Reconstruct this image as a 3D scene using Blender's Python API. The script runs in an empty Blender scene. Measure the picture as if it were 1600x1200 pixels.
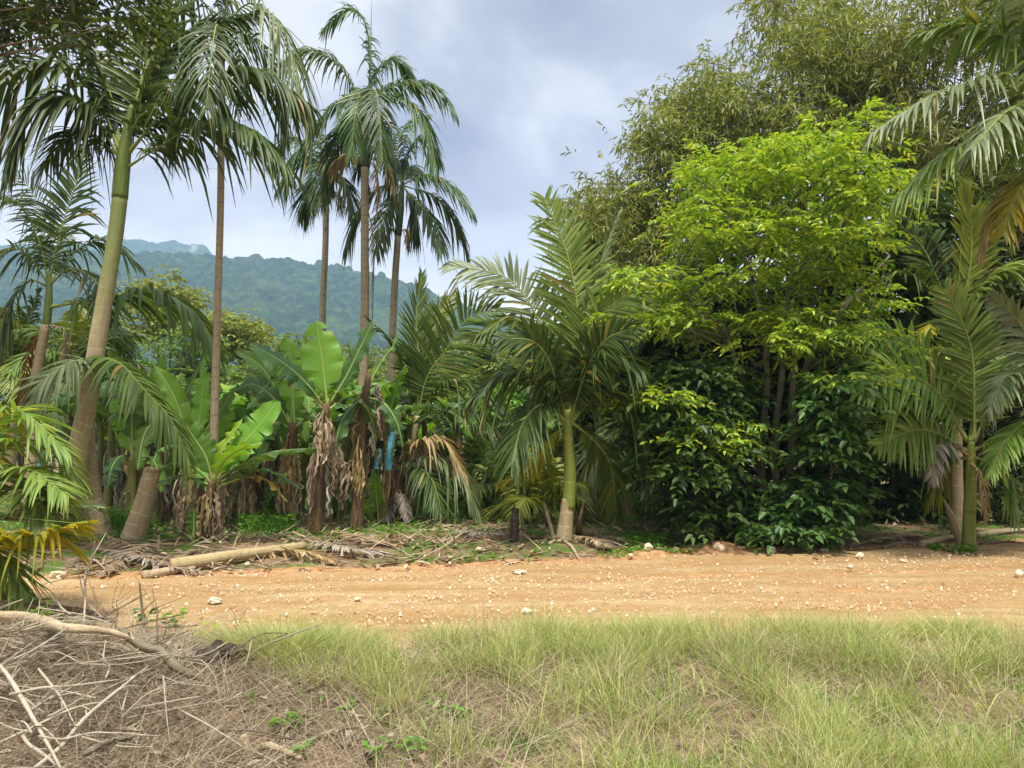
import bpy, math, random
import numpy as np
from mathutils import Vector

S = bpy.context.scene
COL = S.collection
rng = np.random.default_rng(7)
random.seed(7)
A = np.array
PI = math.pi

# ------------------------------------------------------------------ camera
FPX, CAMH, PITCH = 1204.0, 1.6, math.atan(100 / 1204.0)
CF = A([0, math.cos(PITCH), math.sin(PITCH)])
CU = A([0, -math.sin(PITCH), math.cos(PITCH)])
CAM = A([0, 0, CAMH])
cd = bpy.data.cameras.new('camera')
cam = bpy.data.objects.new('camera', cd)
COL.objects.link(cam)
cam.location = CAM
cam.rotation_euler = (PI / 2 + PITCH, 0, 0)
cd.sensor_width = 36
cd.lens = 36 * FPX / 1600
cd.clip_start = 0.05
cd.clip_end = 9000
S.camera = cam


def P(px, py, Y):
    """world point seen at photograph pixel (px,py) at distance Y along +Y"""
    d = (px - 800) / FPX * A([1, 0, 0]) + (600 - py) / FPX * CU + CF
    return CAM + d * (Y / d[1])


def G(px, py, z=0.0):
    d = (px - 800) / FPX * A([1, 0, 0]) + (600 - py) / FPX * CU + CF
    return CAM + d * ((z - CAMH) / d[2])


# ------------------------------------------------------------------ noise
def _h(ix, iy, s):
    n = (ix.astype(np.int64) * 374761393 + iy.astype(np.int64) * 668265263 + s * 1442695041) & 0x7FFFFFFF
    n = ((n ^ (n >> 13)) * 1274126177) & 0x7FFFFFFF
    return ((n ^ (n >> 16)) & 0xFFFF) / 65535.0


def vnoise(x, y, s=0):
    x = np.asarray(x, float); y = np.asarray(y, float)
    ix = np.floor(x); iy = np.floor(y)
    fx = x - ix; fy = y - iy
    fx = fx * fx * (3 - 2 * fx); fy = fy * fy * (3 - 2 * fy)
    a = _h(ix, iy, s); b = _h(ix + 1, iy, s); c = _h(ix, iy + 1, s); d = _h(ix + 1, iy + 1, s)
    return (a + (b - a) * fx) + ((c + (d - c) * fx) - (a + (b - a) * fx)) * fy


def fbm(x, y, s=0, o=4):
    r = 0; k = 0.5
    for i in range(o):
        r = r + k * vnoise(np.asarray(x) * 2 ** i, np.asarray(y) * 2 ** i, s + i * 17); k *= 0.5
    return r


def sstep(a, b, x):
    t = np.clip((np.asarray(x, float) - a) / (b - a), 0, 1)
    return t * t * (3 - 2 * t)


# ------------------------------------------------------------------ materials
def lin(r, g, b):
    f = lambda u: (u / 255 / 12.92) if u / 255 <= 0.04045 else ((u / 255 + 0.055) / 1.055) ** 2.4
    return (f(r), f(g), f(b), 1)


class NT:
    def __init__(s, name):
        s.m = bpy.data.materials.new(name); s.m.use_nodes = True
        s.t = s.m.node_tree; s.t.nodes.clear()
        s.out = s.n('ShaderNodeOutputMaterial')

    def n(s, t, ins=None, **kw):
        nd = s.t.nodes.new(t)
        for k, v in kw.items(): setattr(nd, k, v)
        for k, v in (ins or {}).items(): s.set(nd, k, v)
        return nd

    def set(s, nd, k, v):
        if isinstance(v, bpy.types.NodeSocket): s.t.links.new(v, nd.inputs[k])
        else: nd.inputs[k].default_value = v

    def mix(s, f, a, b, bt='MIX'):
        nd = s.n('ShaderNodeMix', data_type='RGBA', blend_type=bt)
        s.set(nd, 0, f); s.set(nd, 6, a); s.set(nd, 7, b)
        return nd.outputs[2]

    def math(s, op, a, b=0.0, c=0.0):
        nd = s.n('ShaderNodeMath', operation=op)
        s.set(nd, 0, a); s.set(nd, 1, b); s.set(nd, 2, c)
        return nd.outputs[0]

    def noise(s, vec, scale, detail=4, rough=.55, dist=0):
        nd = s.n('ShaderNodeTexNoise', {'Scale': scale, 'Detail': detail, 'Roughness': rough, 'Distortion': dist})
        if vec is not None: s.set(nd, 'Vector', vec)
        return nd.outputs['Fac']

    def ramp(s, f, stops):
        nd = s.n('ShaderNodeValToRGB'); s.set(nd, 0, f)
        e = nd.color_ramp.elements
        while len(e) < len(stops): e.new(0.5)
        for i, (p, c) in enumerate(stops):
            e[i].position = p; e[i].color = c if len(c) == 4 else (*c, 1)
        return nd.outputs[0]

    def range(s, f, a, b, c=0.0, d=1.0):
        nd = s.n('ShaderNodeMapRange'); s.set(nd, 0, f)
        for i, v in enumerate((a, b, c, d)): nd.inputs[i + 1].default_value = v
        return nd.outputs[0]

    def obj(s): return s.n('ShaderNodeTexCoord').outputs['Object']
    def pos(s): return s.n('ShaderNodeNewGeometry').outputs['Position']
    def uvw(s):
        a = s.n('ShaderNodeAttribute', attribute_name='uvw')
        return s.n('ShaderNodeSeparateXYZ', {0: a.outputs['Vector']}).outputs

    def island(s): return s.n('ShaderNodeNewGeometry').outputs['Random Per Island']

    def scalev(s, v, xyz):
        nd = s.n('ShaderNodeVectorMath', operation='MULTIPLY'); s.set(nd, 0, v); nd.inputs[1].default_value = xyz
        return nd.outputs[0]

    def bump(s, h, st=.4, dist=.02):
        return s.n('ShaderNodeBump', {'Height': h, 'Strength': st, 'Distance': dist}).outputs[0]

    def princ(s, col, rough=.6, spec=.4, nrm=None):
        nd = s.n('ShaderNodeBsdfPrincipled', {'Base Color': col, 'Roughness': rough, 'Specular IOR Level': spec})
        if nrm is not None: s.set(nd, 'Normal', nrm)
        return nd.outputs[0]

    def done(s, sh):
        s.t.links.new(sh, s.out.inputs[0]); return s.m


def leaf_mat(name, cols, trans=.3, rough=.42, spec=.45, tint=(1.5, 1.35, .5), var=.35, kind=None, patch=None, brown=False):
    """cols: pigment colours picked per leaflet; patch: (colour, scale, threshold) blemishes"""
    t = NT(name)
    n = len(cols)
    stops = [(i / max(1, n - 1) * (.965 if brown else 1), c) for i, c in enumerate(cols)]
    if brown: stops += [(.98, lin(132, 128, 62)), (1.0, lin(150, 120, 76))]
    col = t.ramp(t.island(), stops)
    o = t.n('ShaderNodeObjectInfo').outputs['Random']
    pos = t.pos()
    nz = t.noise(pos, 1.7, 2)
    v = t.math('ADD', t.math('MULTIPLY', o, var), t.math('MULTIPLY', nz, var))
    v = t.math('ADD', v, 1 - var)
    h = t.n('ShaderNodeHueSaturation', {'Value': v, 'Color': col})
    t.set(h, 'Hue', t.math('ADD', t.math('MULTIPLY', o, .02), .487))
    c = h.outputs[0]
    nrm = None
    if kind == 'banana':
        u = t.uvw()
        w = t.n('ShaderNodeTexWave', {'Scale': 1.0, 'Distortion': .6, 'Detail': 2.0, 'Detail Scale': 1.5}, wave_type='BANDS', bands_direction='Y')
        cv = t.n('ShaderNodeCombineXYZ')
        t.set(cv, 0, t.math('MULTIPLY', t.math('ABSOLUTE', u[0]), 2.0)); t.set(cv, 1, t.math('MULTIPLY', t.math('SUBTRACT', u[1], t.math('MULTIPLY', t.math('ABSOLUTE', u[0]), .06)), 26.0)); t.set(cv, 2, u[2])
        t.set(w, 'Vector', cv.outputs[0])
        c = t.mix(t.math('MULTIPLY', w.outputs['Fac'], .22), c, (.02, .06, .01, 1))
        st = t.noise(t.scalev(cv.outputs[0], (.3, 1.2, 1)), 1.3, 3)
        c = t.mix(t.range(st, .56, .75, 0, .35), c, lin(150, 175, 80))
        ed = t.math('MULTIPLY', t.range(t.math('ABSOLUTE', u[0]), .86, 1.0), t.range(t.noise(pos, 6, 3), .5, .62))
        c = t.mix(ed, c, lin(150, 125, 70))
        c = t.mix(t.range(t.noise(pos, 11, 4, .7), .66, .72, 0, .6), c, lin(128, 112, 58))
        nrm = t.bump(w.outputs['Fac'], .25, .01)
    if patch:
        pc, sc, th = patch
        c = t.mix(t.range(t.noise(pos, sc, 4), th, th + .08), c, pc)
    tr = t.n('ShaderNodeBsdfTranslucent')
    t.set(tr, 'Color', t.mix(1.0, c, (*tint, 1), 'MULTIPLY'))
    mx = t.n('ShaderNodeMixShader', {0: trans})
    t.t.links.new(t.princ(c, rough, spec, nrm), mx.inputs[1]); t.t.links.new(tr.outputs[0], mx.inputs[2])
    return t.done(mx.outputs[0])


def trunk_mat(name, c1, c2, ring=None, ringf=6.0, spots=None, rough=.75, streak=True, spot_amt=.5, ringw=.12, green=None):
    t = NT(name)
    u = t.uvw(); pos = t.pos()
    v = t.n('ShaderNodeCombineXYZ'); t.set(v, 0, t.math('MULTIPLY', u[0], 9.0)); t.set(v, 1, t.math('MULTIPLY', u[1], 1.6)); t.set(v, 2, u[2])
    f = t.noise(v.outputs[0], 1.5, 5, .6)
    c = t.mix(t.range(f, .35, .68), c1, c2)
    h = f
    if ring:
        wob = t.math('ADD', t.math('MULTIPLY', u[1], ringf), t.math('MULTIPLY', t.noise(pos, 1.1, 3), 2.6))
        fr = t.math('FRACT', wob)
        r = t.math('MULTIPLY', t.math('LESS_THAN', fr, ringw), t.range(t.noise(pos, 9, 2), .36, .55))
        c = t.mix(t.math('MULTIPLY', r, .68), c, ring)
        h = t.math('ADD', f, t.math('MULTIPLY', fr, .6))
    if spots:
        s = t.range(t.noise(pos, 17, 5, .7), .60 - .1 * spot_amt, .66)
        s2 = t.range(t.noise(pos, 2.3, 2), .42, .6)
        c = t.mix(t.math('MULTIPLY', s, t.math('MULTIPLY', s2, .85)), c, spots)
    if green:
        gc, za, zb = green
        zz = t.n('ShaderNodeSeparateXYZ', {0: pos}).outputs[2]
        zz = t.math('ADD', zz, t.math('MULTIPLY', t.math('SUBTRACT', t.noise(pos, 4, 4), .5), 1.6))
        c = t.mix(t.range(zz, za, zb, 0, .9), c, gc)
    fine = t.noise(pos, 60, 3)
    c = t.mix(t.range(fine, .5, .8, 0, .35), c, (.05, .035, .02, 1))
    return t.done(t.princ(c, rough, .25, t.bump(t.math('ADD', h, t.math('MULTIPLY', fine, .4)), .5, .02)))


M = {}
M['palm_dark'] = leaf_mat('palm_dark', [lin(48, 66, 28), lin(62, 84, 34), lin(80, 98, 42), lin(66, 82, 38)], .28, .45, .3, (1.4, 1.3, .5), brown=True)
M['palm_mid'] = leaf_mat('palm_mid', [lin(66, 90, 36), lin(84, 110, 42), lin(106, 128, 54), lin(74, 98, 44)], .33, .42, .33, (1.4, 1.3, .5), brown=True)
M['palm_light'] = leaf_mat('palm_light', [lin(94, 122, 46), lin(112, 140, 56), lin(134, 156, 76), lin(98, 124, 56)], .33, .42, .35, (1.35, 1.25, .5), brown=True)
M['palm_grey'] = leaf_mat('palm_grey', [lin(88, 108, 66), lin(114, 130, 86), lin(138, 150, 110), lin(98, 116, 72)], .28, .4, .42, (1.3, 1.25, .65), brown=True)
M['palm_yellow'] = leaf_mat('palm_yellow', [lin(150, 150, 32), lin(176, 160, 30), lin(120, 140, 44), lin(190, 168, 50)], .35, .4, .45, (1.3, 1.2, .5))
M['palm_olive'] = leaf_mat('palm_olive', [lin(112, 124, 34), lin(136, 142, 48), lin(98, 116, 40)], .35, .42, .4, (1.3, 1.2, .5))
M['palm_tall'] = leaf_mat('palm_tall', [lin(56, 80, 44), lin(72, 98, 52), lin(94, 116, 66), lin(64, 88, 46)], .3, .42, .35, (1.35, 1.3, .6), brown=True)
M['dead'] = leaf_mat('dead_leaf', [lin(132, 114, 90), lin(166, 148, 120), lin(104, 88, 70), lin(188, 172, 146)], .12, .8, .15, (1.1, 1, .8), .4)
M['dead_grey'] = leaf_mat('dead_grey', [lin(140, 132, 120), lin(170, 162, 150), lin(112, 104, 94), lin(186, 178, 166)], .1, .8, .15, (1.1, 1, .9), .3)
M['dead_tan'] = leaf_mat('dead_tan', [lin(172, 152, 106), lin(150, 128, 84), lin(192, 172, 126)], .2, .75, .2, (1.15, 1, .75), .3)
M['rust'] = leaf_mat('rust_leaf', [lin(130, 70, 34), lin(150, 92, 48), lin(96, 54, 32)], .15, .75, .2, (1.2, 1, .7), .3)
M['rachis'] = trunk_mat('rachis', lin(120, 136, 62), lin(150, 156, 88), rough=.5)
M['rachis_dead'] = trunk_mat('rachis_dead', lin(140, 112, 74), lin(170, 146, 106))
M['crownshaft'] = trunk_mat('crownshaft', lin(84, 104, 48), lin(112, 126, 62), rough=.45, spots=lin(120, 104, 66), spot_amt=.3)
M['crownshaft_brown'] = trunk_mat('crownshaft_brown', lin(70, 48, 34), lin(104, 76, 50), rough=.6)
M['crownshaft_dark'] = trunk_mat('crownshaft_dark', lin(54, 70, 44), lin(76, 90, 54), rough=.5)
M['trunk_ring'] = trunk_mat('ringed_trunk', lin(146, 128, 98), lin(172, 154, 120), lin(200, 190, 164), 5.2, lin(180, 176, 160), ringw=.09)
M['trunk_king'] = trunk_mat('king_trunk', lin(150, 134, 104), lin(176, 160, 126), lin(196, 186, 158), 5.2, lin(180, 176, 160), ringw=.08, green=(lin(122, 134, 76), 3.4, 4.9))
M['trunk_ring_green'] = trunk_mat('ringed_green_trunk', lin(128, 128, 66), lin(150, 142, 86), lin(206, 198, 160), 4.6, lin(150, 150, 120), spot_amt=.2, ringw=.07)
M['trunk_slim'] = trunk_mat('slim_trunk', lin(146, 128, 102), lin(174, 156, 128), lin(112, 96, 74), 5.0, lin(188, 182, 164), ringw=.09)
M['trunk_pale'] = trunk_mat('pale_trunk', lin(148, 134, 108), lin(180, 166, 138), lin(104, 92, 70), 4.0, lin(62, 60, 42), ringw=.08, spot_amt=1.2)
M['trunk_green'] = trunk_mat('green_trunk', lin(104, 124, 48), lin(136, 142, 66), lin(170, 160, 110), 3.2, lin(128, 112, 70), rough=.5, spot_amt=.5, ringw=.06)
M['bark'] = trunk_mat('bark', lin(78, 62, 44), lin(112, 94, 70), None, 1, lin(150, 146, 126))
M['bark_grey'] = trunk_mat('bark_grey', lin(96, 88, 70), lin(132, 122, 100), None, 1, lin(168, 164, 146))
M['bamboo_culm'] = trunk_mat('bamboo_culm', lin(92, 96, 52), lin(126, 122, 70), lin(150, 146, 110), 2.6, rough=.5)
M['pseudostem'] = trunk_mat('pseudostem', lin(70, 54, 38), lin(112, 92, 62), None, 1, lin(150, 132, 100))
M['pseudostem_green'] = trunk_mat('pseudostem_green', lin(110, 118, 58), lin(140, 130, 76), None, 1, lin(80, 60, 40))
M['wood_pale'] = trunk_mat('wood_pale', lin(160, 142, 112), lin(190, 172, 140), None, 1, lin(110, 96, 76))
M['log'] = trunk_mat('log_skin', lin(156, 138, 98), lin(180, 164, 124), lin(136, 118, 84), 3.0, lin(120, 112, 80), ringw=.08)
M['cut_wood'] = trunk_mat('cut_wood', lin(176, 150, 104), lin(196, 172, 128))
M['stump_dark'] = trunk_mat('stump_dark', lin(40, 34, 28), lin(70, 60, 48), None, 1, lin(130, 122, 108))
M['twig'] = trunk_mat('twig', lin(166, 154, 132), lin(196, 184, 164), None, 1, lin(120, 108, 90))
M['twig_dark'] = trunk_mat('twig_dark', lin(92, 76, 60), lin(124, 106, 86))
ban = dict(trans=.36, rough=.4, spec=.35, tint=(1.55, 1.45, .45), var=.2, kind='banana')
M['banana'] = leaf_mat('banana', [lin(84, 124, 48), lin(98, 138, 54)], **ban)
M['banana_bright'] = leaf_mat('banana_bright', [lin(112, 160, 52), lin(122, 168, 60)], **ban)
M['banana_dark'] = leaf_mat('banana_dark', [lin(66, 100, 52), lin(78, 114, 60)], **ban)
M['banana_lime'] = leaf_mat('banana_lime', [lin(158, 182, 50), lin(150, 178, 54)], **ban)
M['banana_yellow'] = leaf_mat('banana_yellow', [lin(190, 160, 60), lin(170, 132, 50)], patch=(lin(110, 84, 48), 7, .52), **ban)
M['midrib'] = trunk_mat('midrib', lin(150, 168, 90), lin(170, 180, 110), rough=.45)
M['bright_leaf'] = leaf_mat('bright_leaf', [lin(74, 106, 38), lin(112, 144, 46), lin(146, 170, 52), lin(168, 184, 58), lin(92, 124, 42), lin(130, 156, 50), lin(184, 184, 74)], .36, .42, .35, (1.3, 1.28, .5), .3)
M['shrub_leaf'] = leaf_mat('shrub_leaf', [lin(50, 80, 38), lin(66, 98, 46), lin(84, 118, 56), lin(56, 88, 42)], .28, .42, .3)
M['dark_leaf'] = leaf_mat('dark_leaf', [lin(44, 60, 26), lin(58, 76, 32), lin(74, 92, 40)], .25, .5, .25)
M['bg_leaf'] = leaf_mat('background_leaf', [lin(74, 98, 44), lin(96, 120, 54), lin(118, 138, 66), lin(84, 108, 48)], .3, .5, .25)
M['bg_leaf2'] = leaf_mat('background_leaf_olive', [lin(94, 108, 50), lin(120, 130, 62), lin(148, 154, 80)], .3, .5, .25)
M['bamboo'] = leaf_mat('bamboo_leaf', [lin(106, 120, 54), lin(126, 140, 60), lin(154, 160, 78), lin(112, 126, 60), lin(94, 110, 54), lin(166, 156, 84)], .32, .45, .3, (1.3, 1.28, .6))
M['weed'] = leaf_mat('weed_leaf', [lin(70, 122, 36), lin(92, 146, 44), lin(116, 162, 58)], .35, .42, .4)
M['grass'] = leaf_mat('grass_blade', [lin(116, 142, 62), lin(134, 156, 74), lin(158, 172, 96), lin(180, 182, 118), lin(198, 188, 140), lin(124, 148, 66)], .36, .5, .3, (1.25, 1.2, .7), .3)
M['straw'] = leaf_mat('straw', [lin(108, 94, 74), lin(148, 132, 106), lin(174, 160, 132), lin(126, 110, 84), lin(194, 182, 156)], .08, .75, .15, (1, 1, .8), .3)
M['litter'] = leaf_mat('litter', [lin(128, 110, 86), lin(168, 150, 124), lin(198, 182, 156), lin(146, 124, 94), lin(108, 88, 66)], .05, .8, .15, (1, 1, .8), .35)


# ------------------------------------------------------------------ mesh builder
class MB:
    def __init__(s): s.v = []; s.q = []; s.m = []; s.a = []; s.n = 0; s.sm = []

    def add(s, v, q, mat=0, attr=None, smooth=True):
        v = np.asarray(v, float).reshape(-1, 3); q = np.asarray(q, np.int64).reshape(-1, 4)
        s.v.append(v); s.q.append(q + s.n); s.m.append(np.full(len(q), mat, np.int32))
        s.sm.append(np.full(len(q), smooth, bool))
        s.a.append(np.zeros((len(v), 3)) if attr is None else np.asarray(attr, float).reshape(-1, 3))
        s.n += len(v)

    def tube(s, pts, rad, k=8, mat=0, rnd=None, cap=True, squash=1.0, rough=0.0):
        pts = np.asarray(pts, float); n = len(pts)
        rad = np.broadcast_to(np.asarray(rad, float), (n,)) if np.ndim(rad) else np.full(n, rad)
        T = np.gradient(pts, axis=0); T /= np.linalg.norm(T, axis=1)[:, None] + 1e-9
        ref = A([0, 0, 1.]) if abs(T[:, 2]).mean() < .8 else A([1., 0, 0])
        X = np.cross(T, ref); X /= np.linalg.norm(X, axis=1)[:, None] + 1e-9
        Yv = np.cross(T, X)
        th = np.arange(k) / k * 2 * PI
        r = rad[:, None] * np.ones((n, k))
        if rough: r = r * (1 + rough * (rng.random((n, k)) - .5))
        v = pts[:, None, :] + (X[:, None, :] * np.cos(th)[None, :, None] + Yv[:, None, :] * np.sin(th)[None, :, None] * squash) * r[:, :, None]
        L = np.concatenate([[0], np.cumsum(np.linalg.norm(np.diff(pts, axis=0), axis=1))])
        rn = random.random() * 50 if rnd is None else rnd
        at = np.zeros((n, k, 3)); at[:, :, 0] = np.abs(th / PI - 1)[None, :]; at[:, :, 1] = L[:, None]; at[:, :, 2] = rn
        i, j = np.meshgrid(np.arange(n - 1), np.arange(k), indexing='ij')
        q = np.stack([i * k + j, i * k + (j + 1) % k, (i + 1) * k + (j + 1) % k, (i + 1) * k + j], -1).reshape(-1, 4)
        v = v.reshape(-1, 3); at = at.reshape(-1, 3)
        if cap:
            base = len(v)
            v = np.concatenate([v, pts[:1], pts[-1:]]); at = np.concatenate([at, at[:1], at[-1:]])
            e = []
            h = k // 2
            for a in range(0, k, 2):
                e.append([base, (a + 2) % k, a + 1, a]); o = (n - 1) * k
                e.append([base + 1, o + a, o + a + 1, o + (a + 2) % k])
            q = np.concatenate([q, A(e)])
        s.add(v, q, mat, at)

    def build(s, name, mats, parent=None, off=None):
        v = np.concatenate(s.v); q = np.concatenate(s.q)
        if parent is not None: v = v - A(parent.location)[None]
        elif off is not None: v = v - A(off)[None]
        me = bpy.data.meshes.new(name)
        me.vertices.add(len(v)); me.vertices.foreach_set('co', v.astype(np.float32).ravel())
        me.loops.add(len(q) * 4); me.loops.foreach_set('vertex_index', q.astype(np.int32).ravel())
        me.polygons.add(len(q))
        me.polygons.foreach_set('loop_start', (np.arange(len(q)) * 4).astype(np.int32))
        me.polygons.foreach_set('material_index', np.concatenate(s.m))
        me.polygons.foreach_set('use_smooth', np.concatenate(s.sm))
        at = me.attributes.new('uvw', 'FLOAT_VECTOR', 'POINT')
        at.data.foreach_set('vector', np.concatenate(s.a).astype(np.float32).ravel())
        for m in (mats if isinstance(mats, (list, tuple)) else [mats]): me.materials.append(M[m] if isinstance(m, str) else m)
        me.update(calc_edges=True)
        o = bpy.data.objects.new(name, me); COL.objects.link(o)
        if parent is not None: o.parent = parent
        elif off is not None: o.location = off
        return o


def tag(o, label=None, cat=None, group=None, kind=None):
    for k, v in (('label', label), ('category', cat), ('group', group), ('kind', kind)):
        if v: o[k] = v
    return o


def thing(name, loc, label, cat, group=None):
    o = bpy.data.objects.new(name, None); COL.objects.link(o)
    o.location = tuple(loc); o.empty_display_size = .2
    return tag(o, label, cat, group)


# ------------------------------------------------------------------ curves and leaves
def nrm(v):
    v = np.asarray(v, float)
    return v / (np.linalg.norm(v, axis=-1, keepdims=True) + 1e-9)


def curve(pts, n=24):
    p = np.asarray(pts, float)
    if len(p) == 2: p = A([p[0], (p[0] + p[1]) / 2, p[1]])
    q = np.concatenate([[2 * p[0] - p[1]], p, [2 * p[-1] - p[-2]]])
    out = []
    for i in range(1, len(q) - 2):
        for t in np.linspace(0, 1, 12, endpoint=False):
            a, b, c, d = q[i - 1], q[i], q[i + 1], q[i + 2]
            out.append(.5 * ((2 * b) + (c - a) * t + (2 * a - 5 * b + 4 * c - d) * t * t + (3 * b - a - 3 * c + d) * t ** 3))
    out.append(p[-1]); out = A(out)
    L = np.concatenate([[0], np.cumsum(np.linalg.norm(np.diff(out, axis=0), axis=1))])
    u = np.linspace(0, L[-1], n)
    return np.stack([np.interp(u, L, out[:, k]) for k in range(3)], 1)


def leaves(mb, base, d, nm, ln, wd, mat=0, fold=.25, droop=0.0, attr=None):
    """many simple folded leaves: 6 vertices, 2 quads each"""
    base = np.asarray(base, float); n = len(base)
    d = nrm(d); s = nrm(np.cross(d, nm)); nm = np.cross(s, d)
    ln = np.broadcast_to(ln, (n,))[:, None]; wd = np.broadcast_to(wd, (n,))[:, None]
    g = A([0, 0, -1.]) * droop
    tip = base + d * ln + g * ln
    a1 = base + d * ln * .3 + g * ln * .09; a2 = base + d * ln * .68 + g * ln * .46
    u = nm * wd * fold
    v = np.stack([base, a1 + s * wd * .48 + u, a2 + s * wd * .36 + u, tip, a2 - s * wd * .36 + u, a1 - s * wd * .48 + u], 1)
    i = np.arange(n)[:, None] * 6
    q = np.stack([i + A([[0, 1, 2, 3]]), i + A([[0, 3, 4, 5]])], 1).reshape(-1, 4)
    mb.add(v.reshape(-1, 3), q, mat)


SUB = [False]


def with_rib(mb, rib, name, rname, mats, parent):
    """blade as a part, its rib as a sub-part (or both in one mesh on far plants)"""
    if SUB[0]:
        o = mb.build(name, mats[0], parent); r = rib.build(rname, mats[1], parent); r.parent = o
        return o
    for v, q, m, a, s_ in zip(rib.v, rib.q, rib.m, rib.a, rib.sm): mb.add(v, q, 1, a)
    return mb.build(name, list(mats), parent)


def frond(pts, L, n=46, w=.045, droop=.35, v=.25, t0=.12, face=None, a0=72, a1=26, rr=.018, mats=('palm_mid', 'rachis'), broken=.07, roll=0.0, jit=1.0, parent=None, name='frond', K=4):
    C = curve(pts, 30); T = nrm(np.gradient(C, axis=0))
    ch = C[-1] - C[0]
    hz = A([ch[0], ch[1], 0.])
    if face is None:
        up = A([0, 0, 1.]) - .35 * nrm(hz)
        S0 = nrm(np.cross(ch, up))
        ref = up
    else:
        ref = A(face, float); S0 = nrm(np.cross(ch, ref))
    mb = MB()
    total = np.linalg.norm(np.diff(C, axis=0), axis=1).sum()
    r = np.linspace(1, .18, 30) ** .8 * rr
    r[:4] *= np.linspace(1.6, 1, 4)
    rib = MB(); rib.tube(C, r, 5, 0)
    tt = np.linspace(t0, 1, n) + rng.normal(0, .25 / n, n) * jit
    tt = np.clip(tt, t0, 1)
    t = np.concatenate([tt, np.clip(tt + .3 / n, 0, 1)]); sg = np.concatenate([np.ones(n), -np.ones(n)])
    m = len(t)
    ix = t * 29
    lo = np.minimum(ix.astype(int), 28); f = (ix - lo)[:, None]
    p = C[lo] * (1 - f) + C[lo + 1] * f
    Tt = nrm(T[lo] * (1 - f) + T[lo + 1] * f)
    Ss = nrm(S0[None] - (Tt * (Tt @ S0)[:, None]))
    N = np.cross(Ss, Tt); N *= np.where((N @ ref) < 0, -1, 1)[:, None] if face is None else np.sign((N @ ref).mean() + 1e-9)
    if roll: Ss = Ss * math.cos(roll) + N * math.sin(roll); N = np.cross(Ss, Tt) * np.sign((np.cross(Ss, Tt) * N).sum(1).mean())
    tp = np.clip((t - t0) / (1 - t0), 0, 1)
    prof = (.55 + .45 * sstep(0, .28, tp)) * (1 - .68 * np.clip((tp - .42) / .58, 0, 1) ** 1.4)
    ln = L * prof * (1 + rng.normal(0, .09, m) * jit)
    ang = np.radians(a0 + (a1 - a0) * tp ** 1.15 + rng.normal(0, 5.5, m) * jit)
    vv = v + rng.normal(0, .12, m) * jit
    dr = droop * (1 + rng.normal(0, .3, m) * jit)
    brk = rng.random(m) < broken
    # breaks come in short runs
    brk = brk | np.roll(brk, 1)
    dr = np.where(brk, dr + .55, dr); vv = np.where(brk, vv - .4, vv)
    out = Ss * (sg * np.cos(vv))[:, None] + N * np.sin(vv)[:, None]
    d = Tt * np.cos(ang)[:, None] + out * np.sin(ang)[:, None]
    s = np.linspace(0, 1, K + 1)
    g = A([0, 0, -1.])
    pt = p[:, None] + d[:, None] * (ln[:, None] * s)[..., None] + g * (ln * dr)[:, None, None] * (s ** 2)[None, :, None]
    tg = nrm(np.gradient(pt, axis=1))
    wdir = nrm(Tt[:, None] - tg * (tg * Tt[:, None]).sum(-1, keepdims=True))
    nn = np.cross(wdir, tg)
    wp = np.interp(s, [0, .25, .55, .8, 1], [.45, 1, .92, .6, .06])
    ww = (w * (1 + rng.normal(0, .12, m)) * np.clip(.55 + prof * .45, 0, 1))[:, None, None] * wp[None, :, None] * .5
    keel = nn * ww * .55
    V = np.stack([pt + wdir * ww, pt - keel, pt - wdir * ww], 2)       # m,K+1,3,3
    i = (np.arange(m) * (K + 1) * 3)[:, None, None]; k = (np.arange(K) * 3)[None, :, None]; c = np.arange(2)[None, None, :]
    b = i + k + c
    q = np.stack([b, b + 1, b + 4, b + 3], -1).reshape(-1, 4)
    mb.add(V.reshape(-1, 3), q, 0)
    return with_rib(mb, rib, name, 'midrib', mats, parent)


def auto_frond(base, az, el, ln, sag, n=4):
    """points of an arching frond leaving base at elevation el"""
    h = A([math.cos(az), math.sin(az), 0]); out = []
    for t in np.linspace(0, 1, n + 1):
        out.append(A(base) + h * ln * t * math.cos(el) * (1 - .12 * t * t) + A([0, 0, 1]) * ln * (t * math.sin(el) - sag * t * t))
    return out


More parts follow.
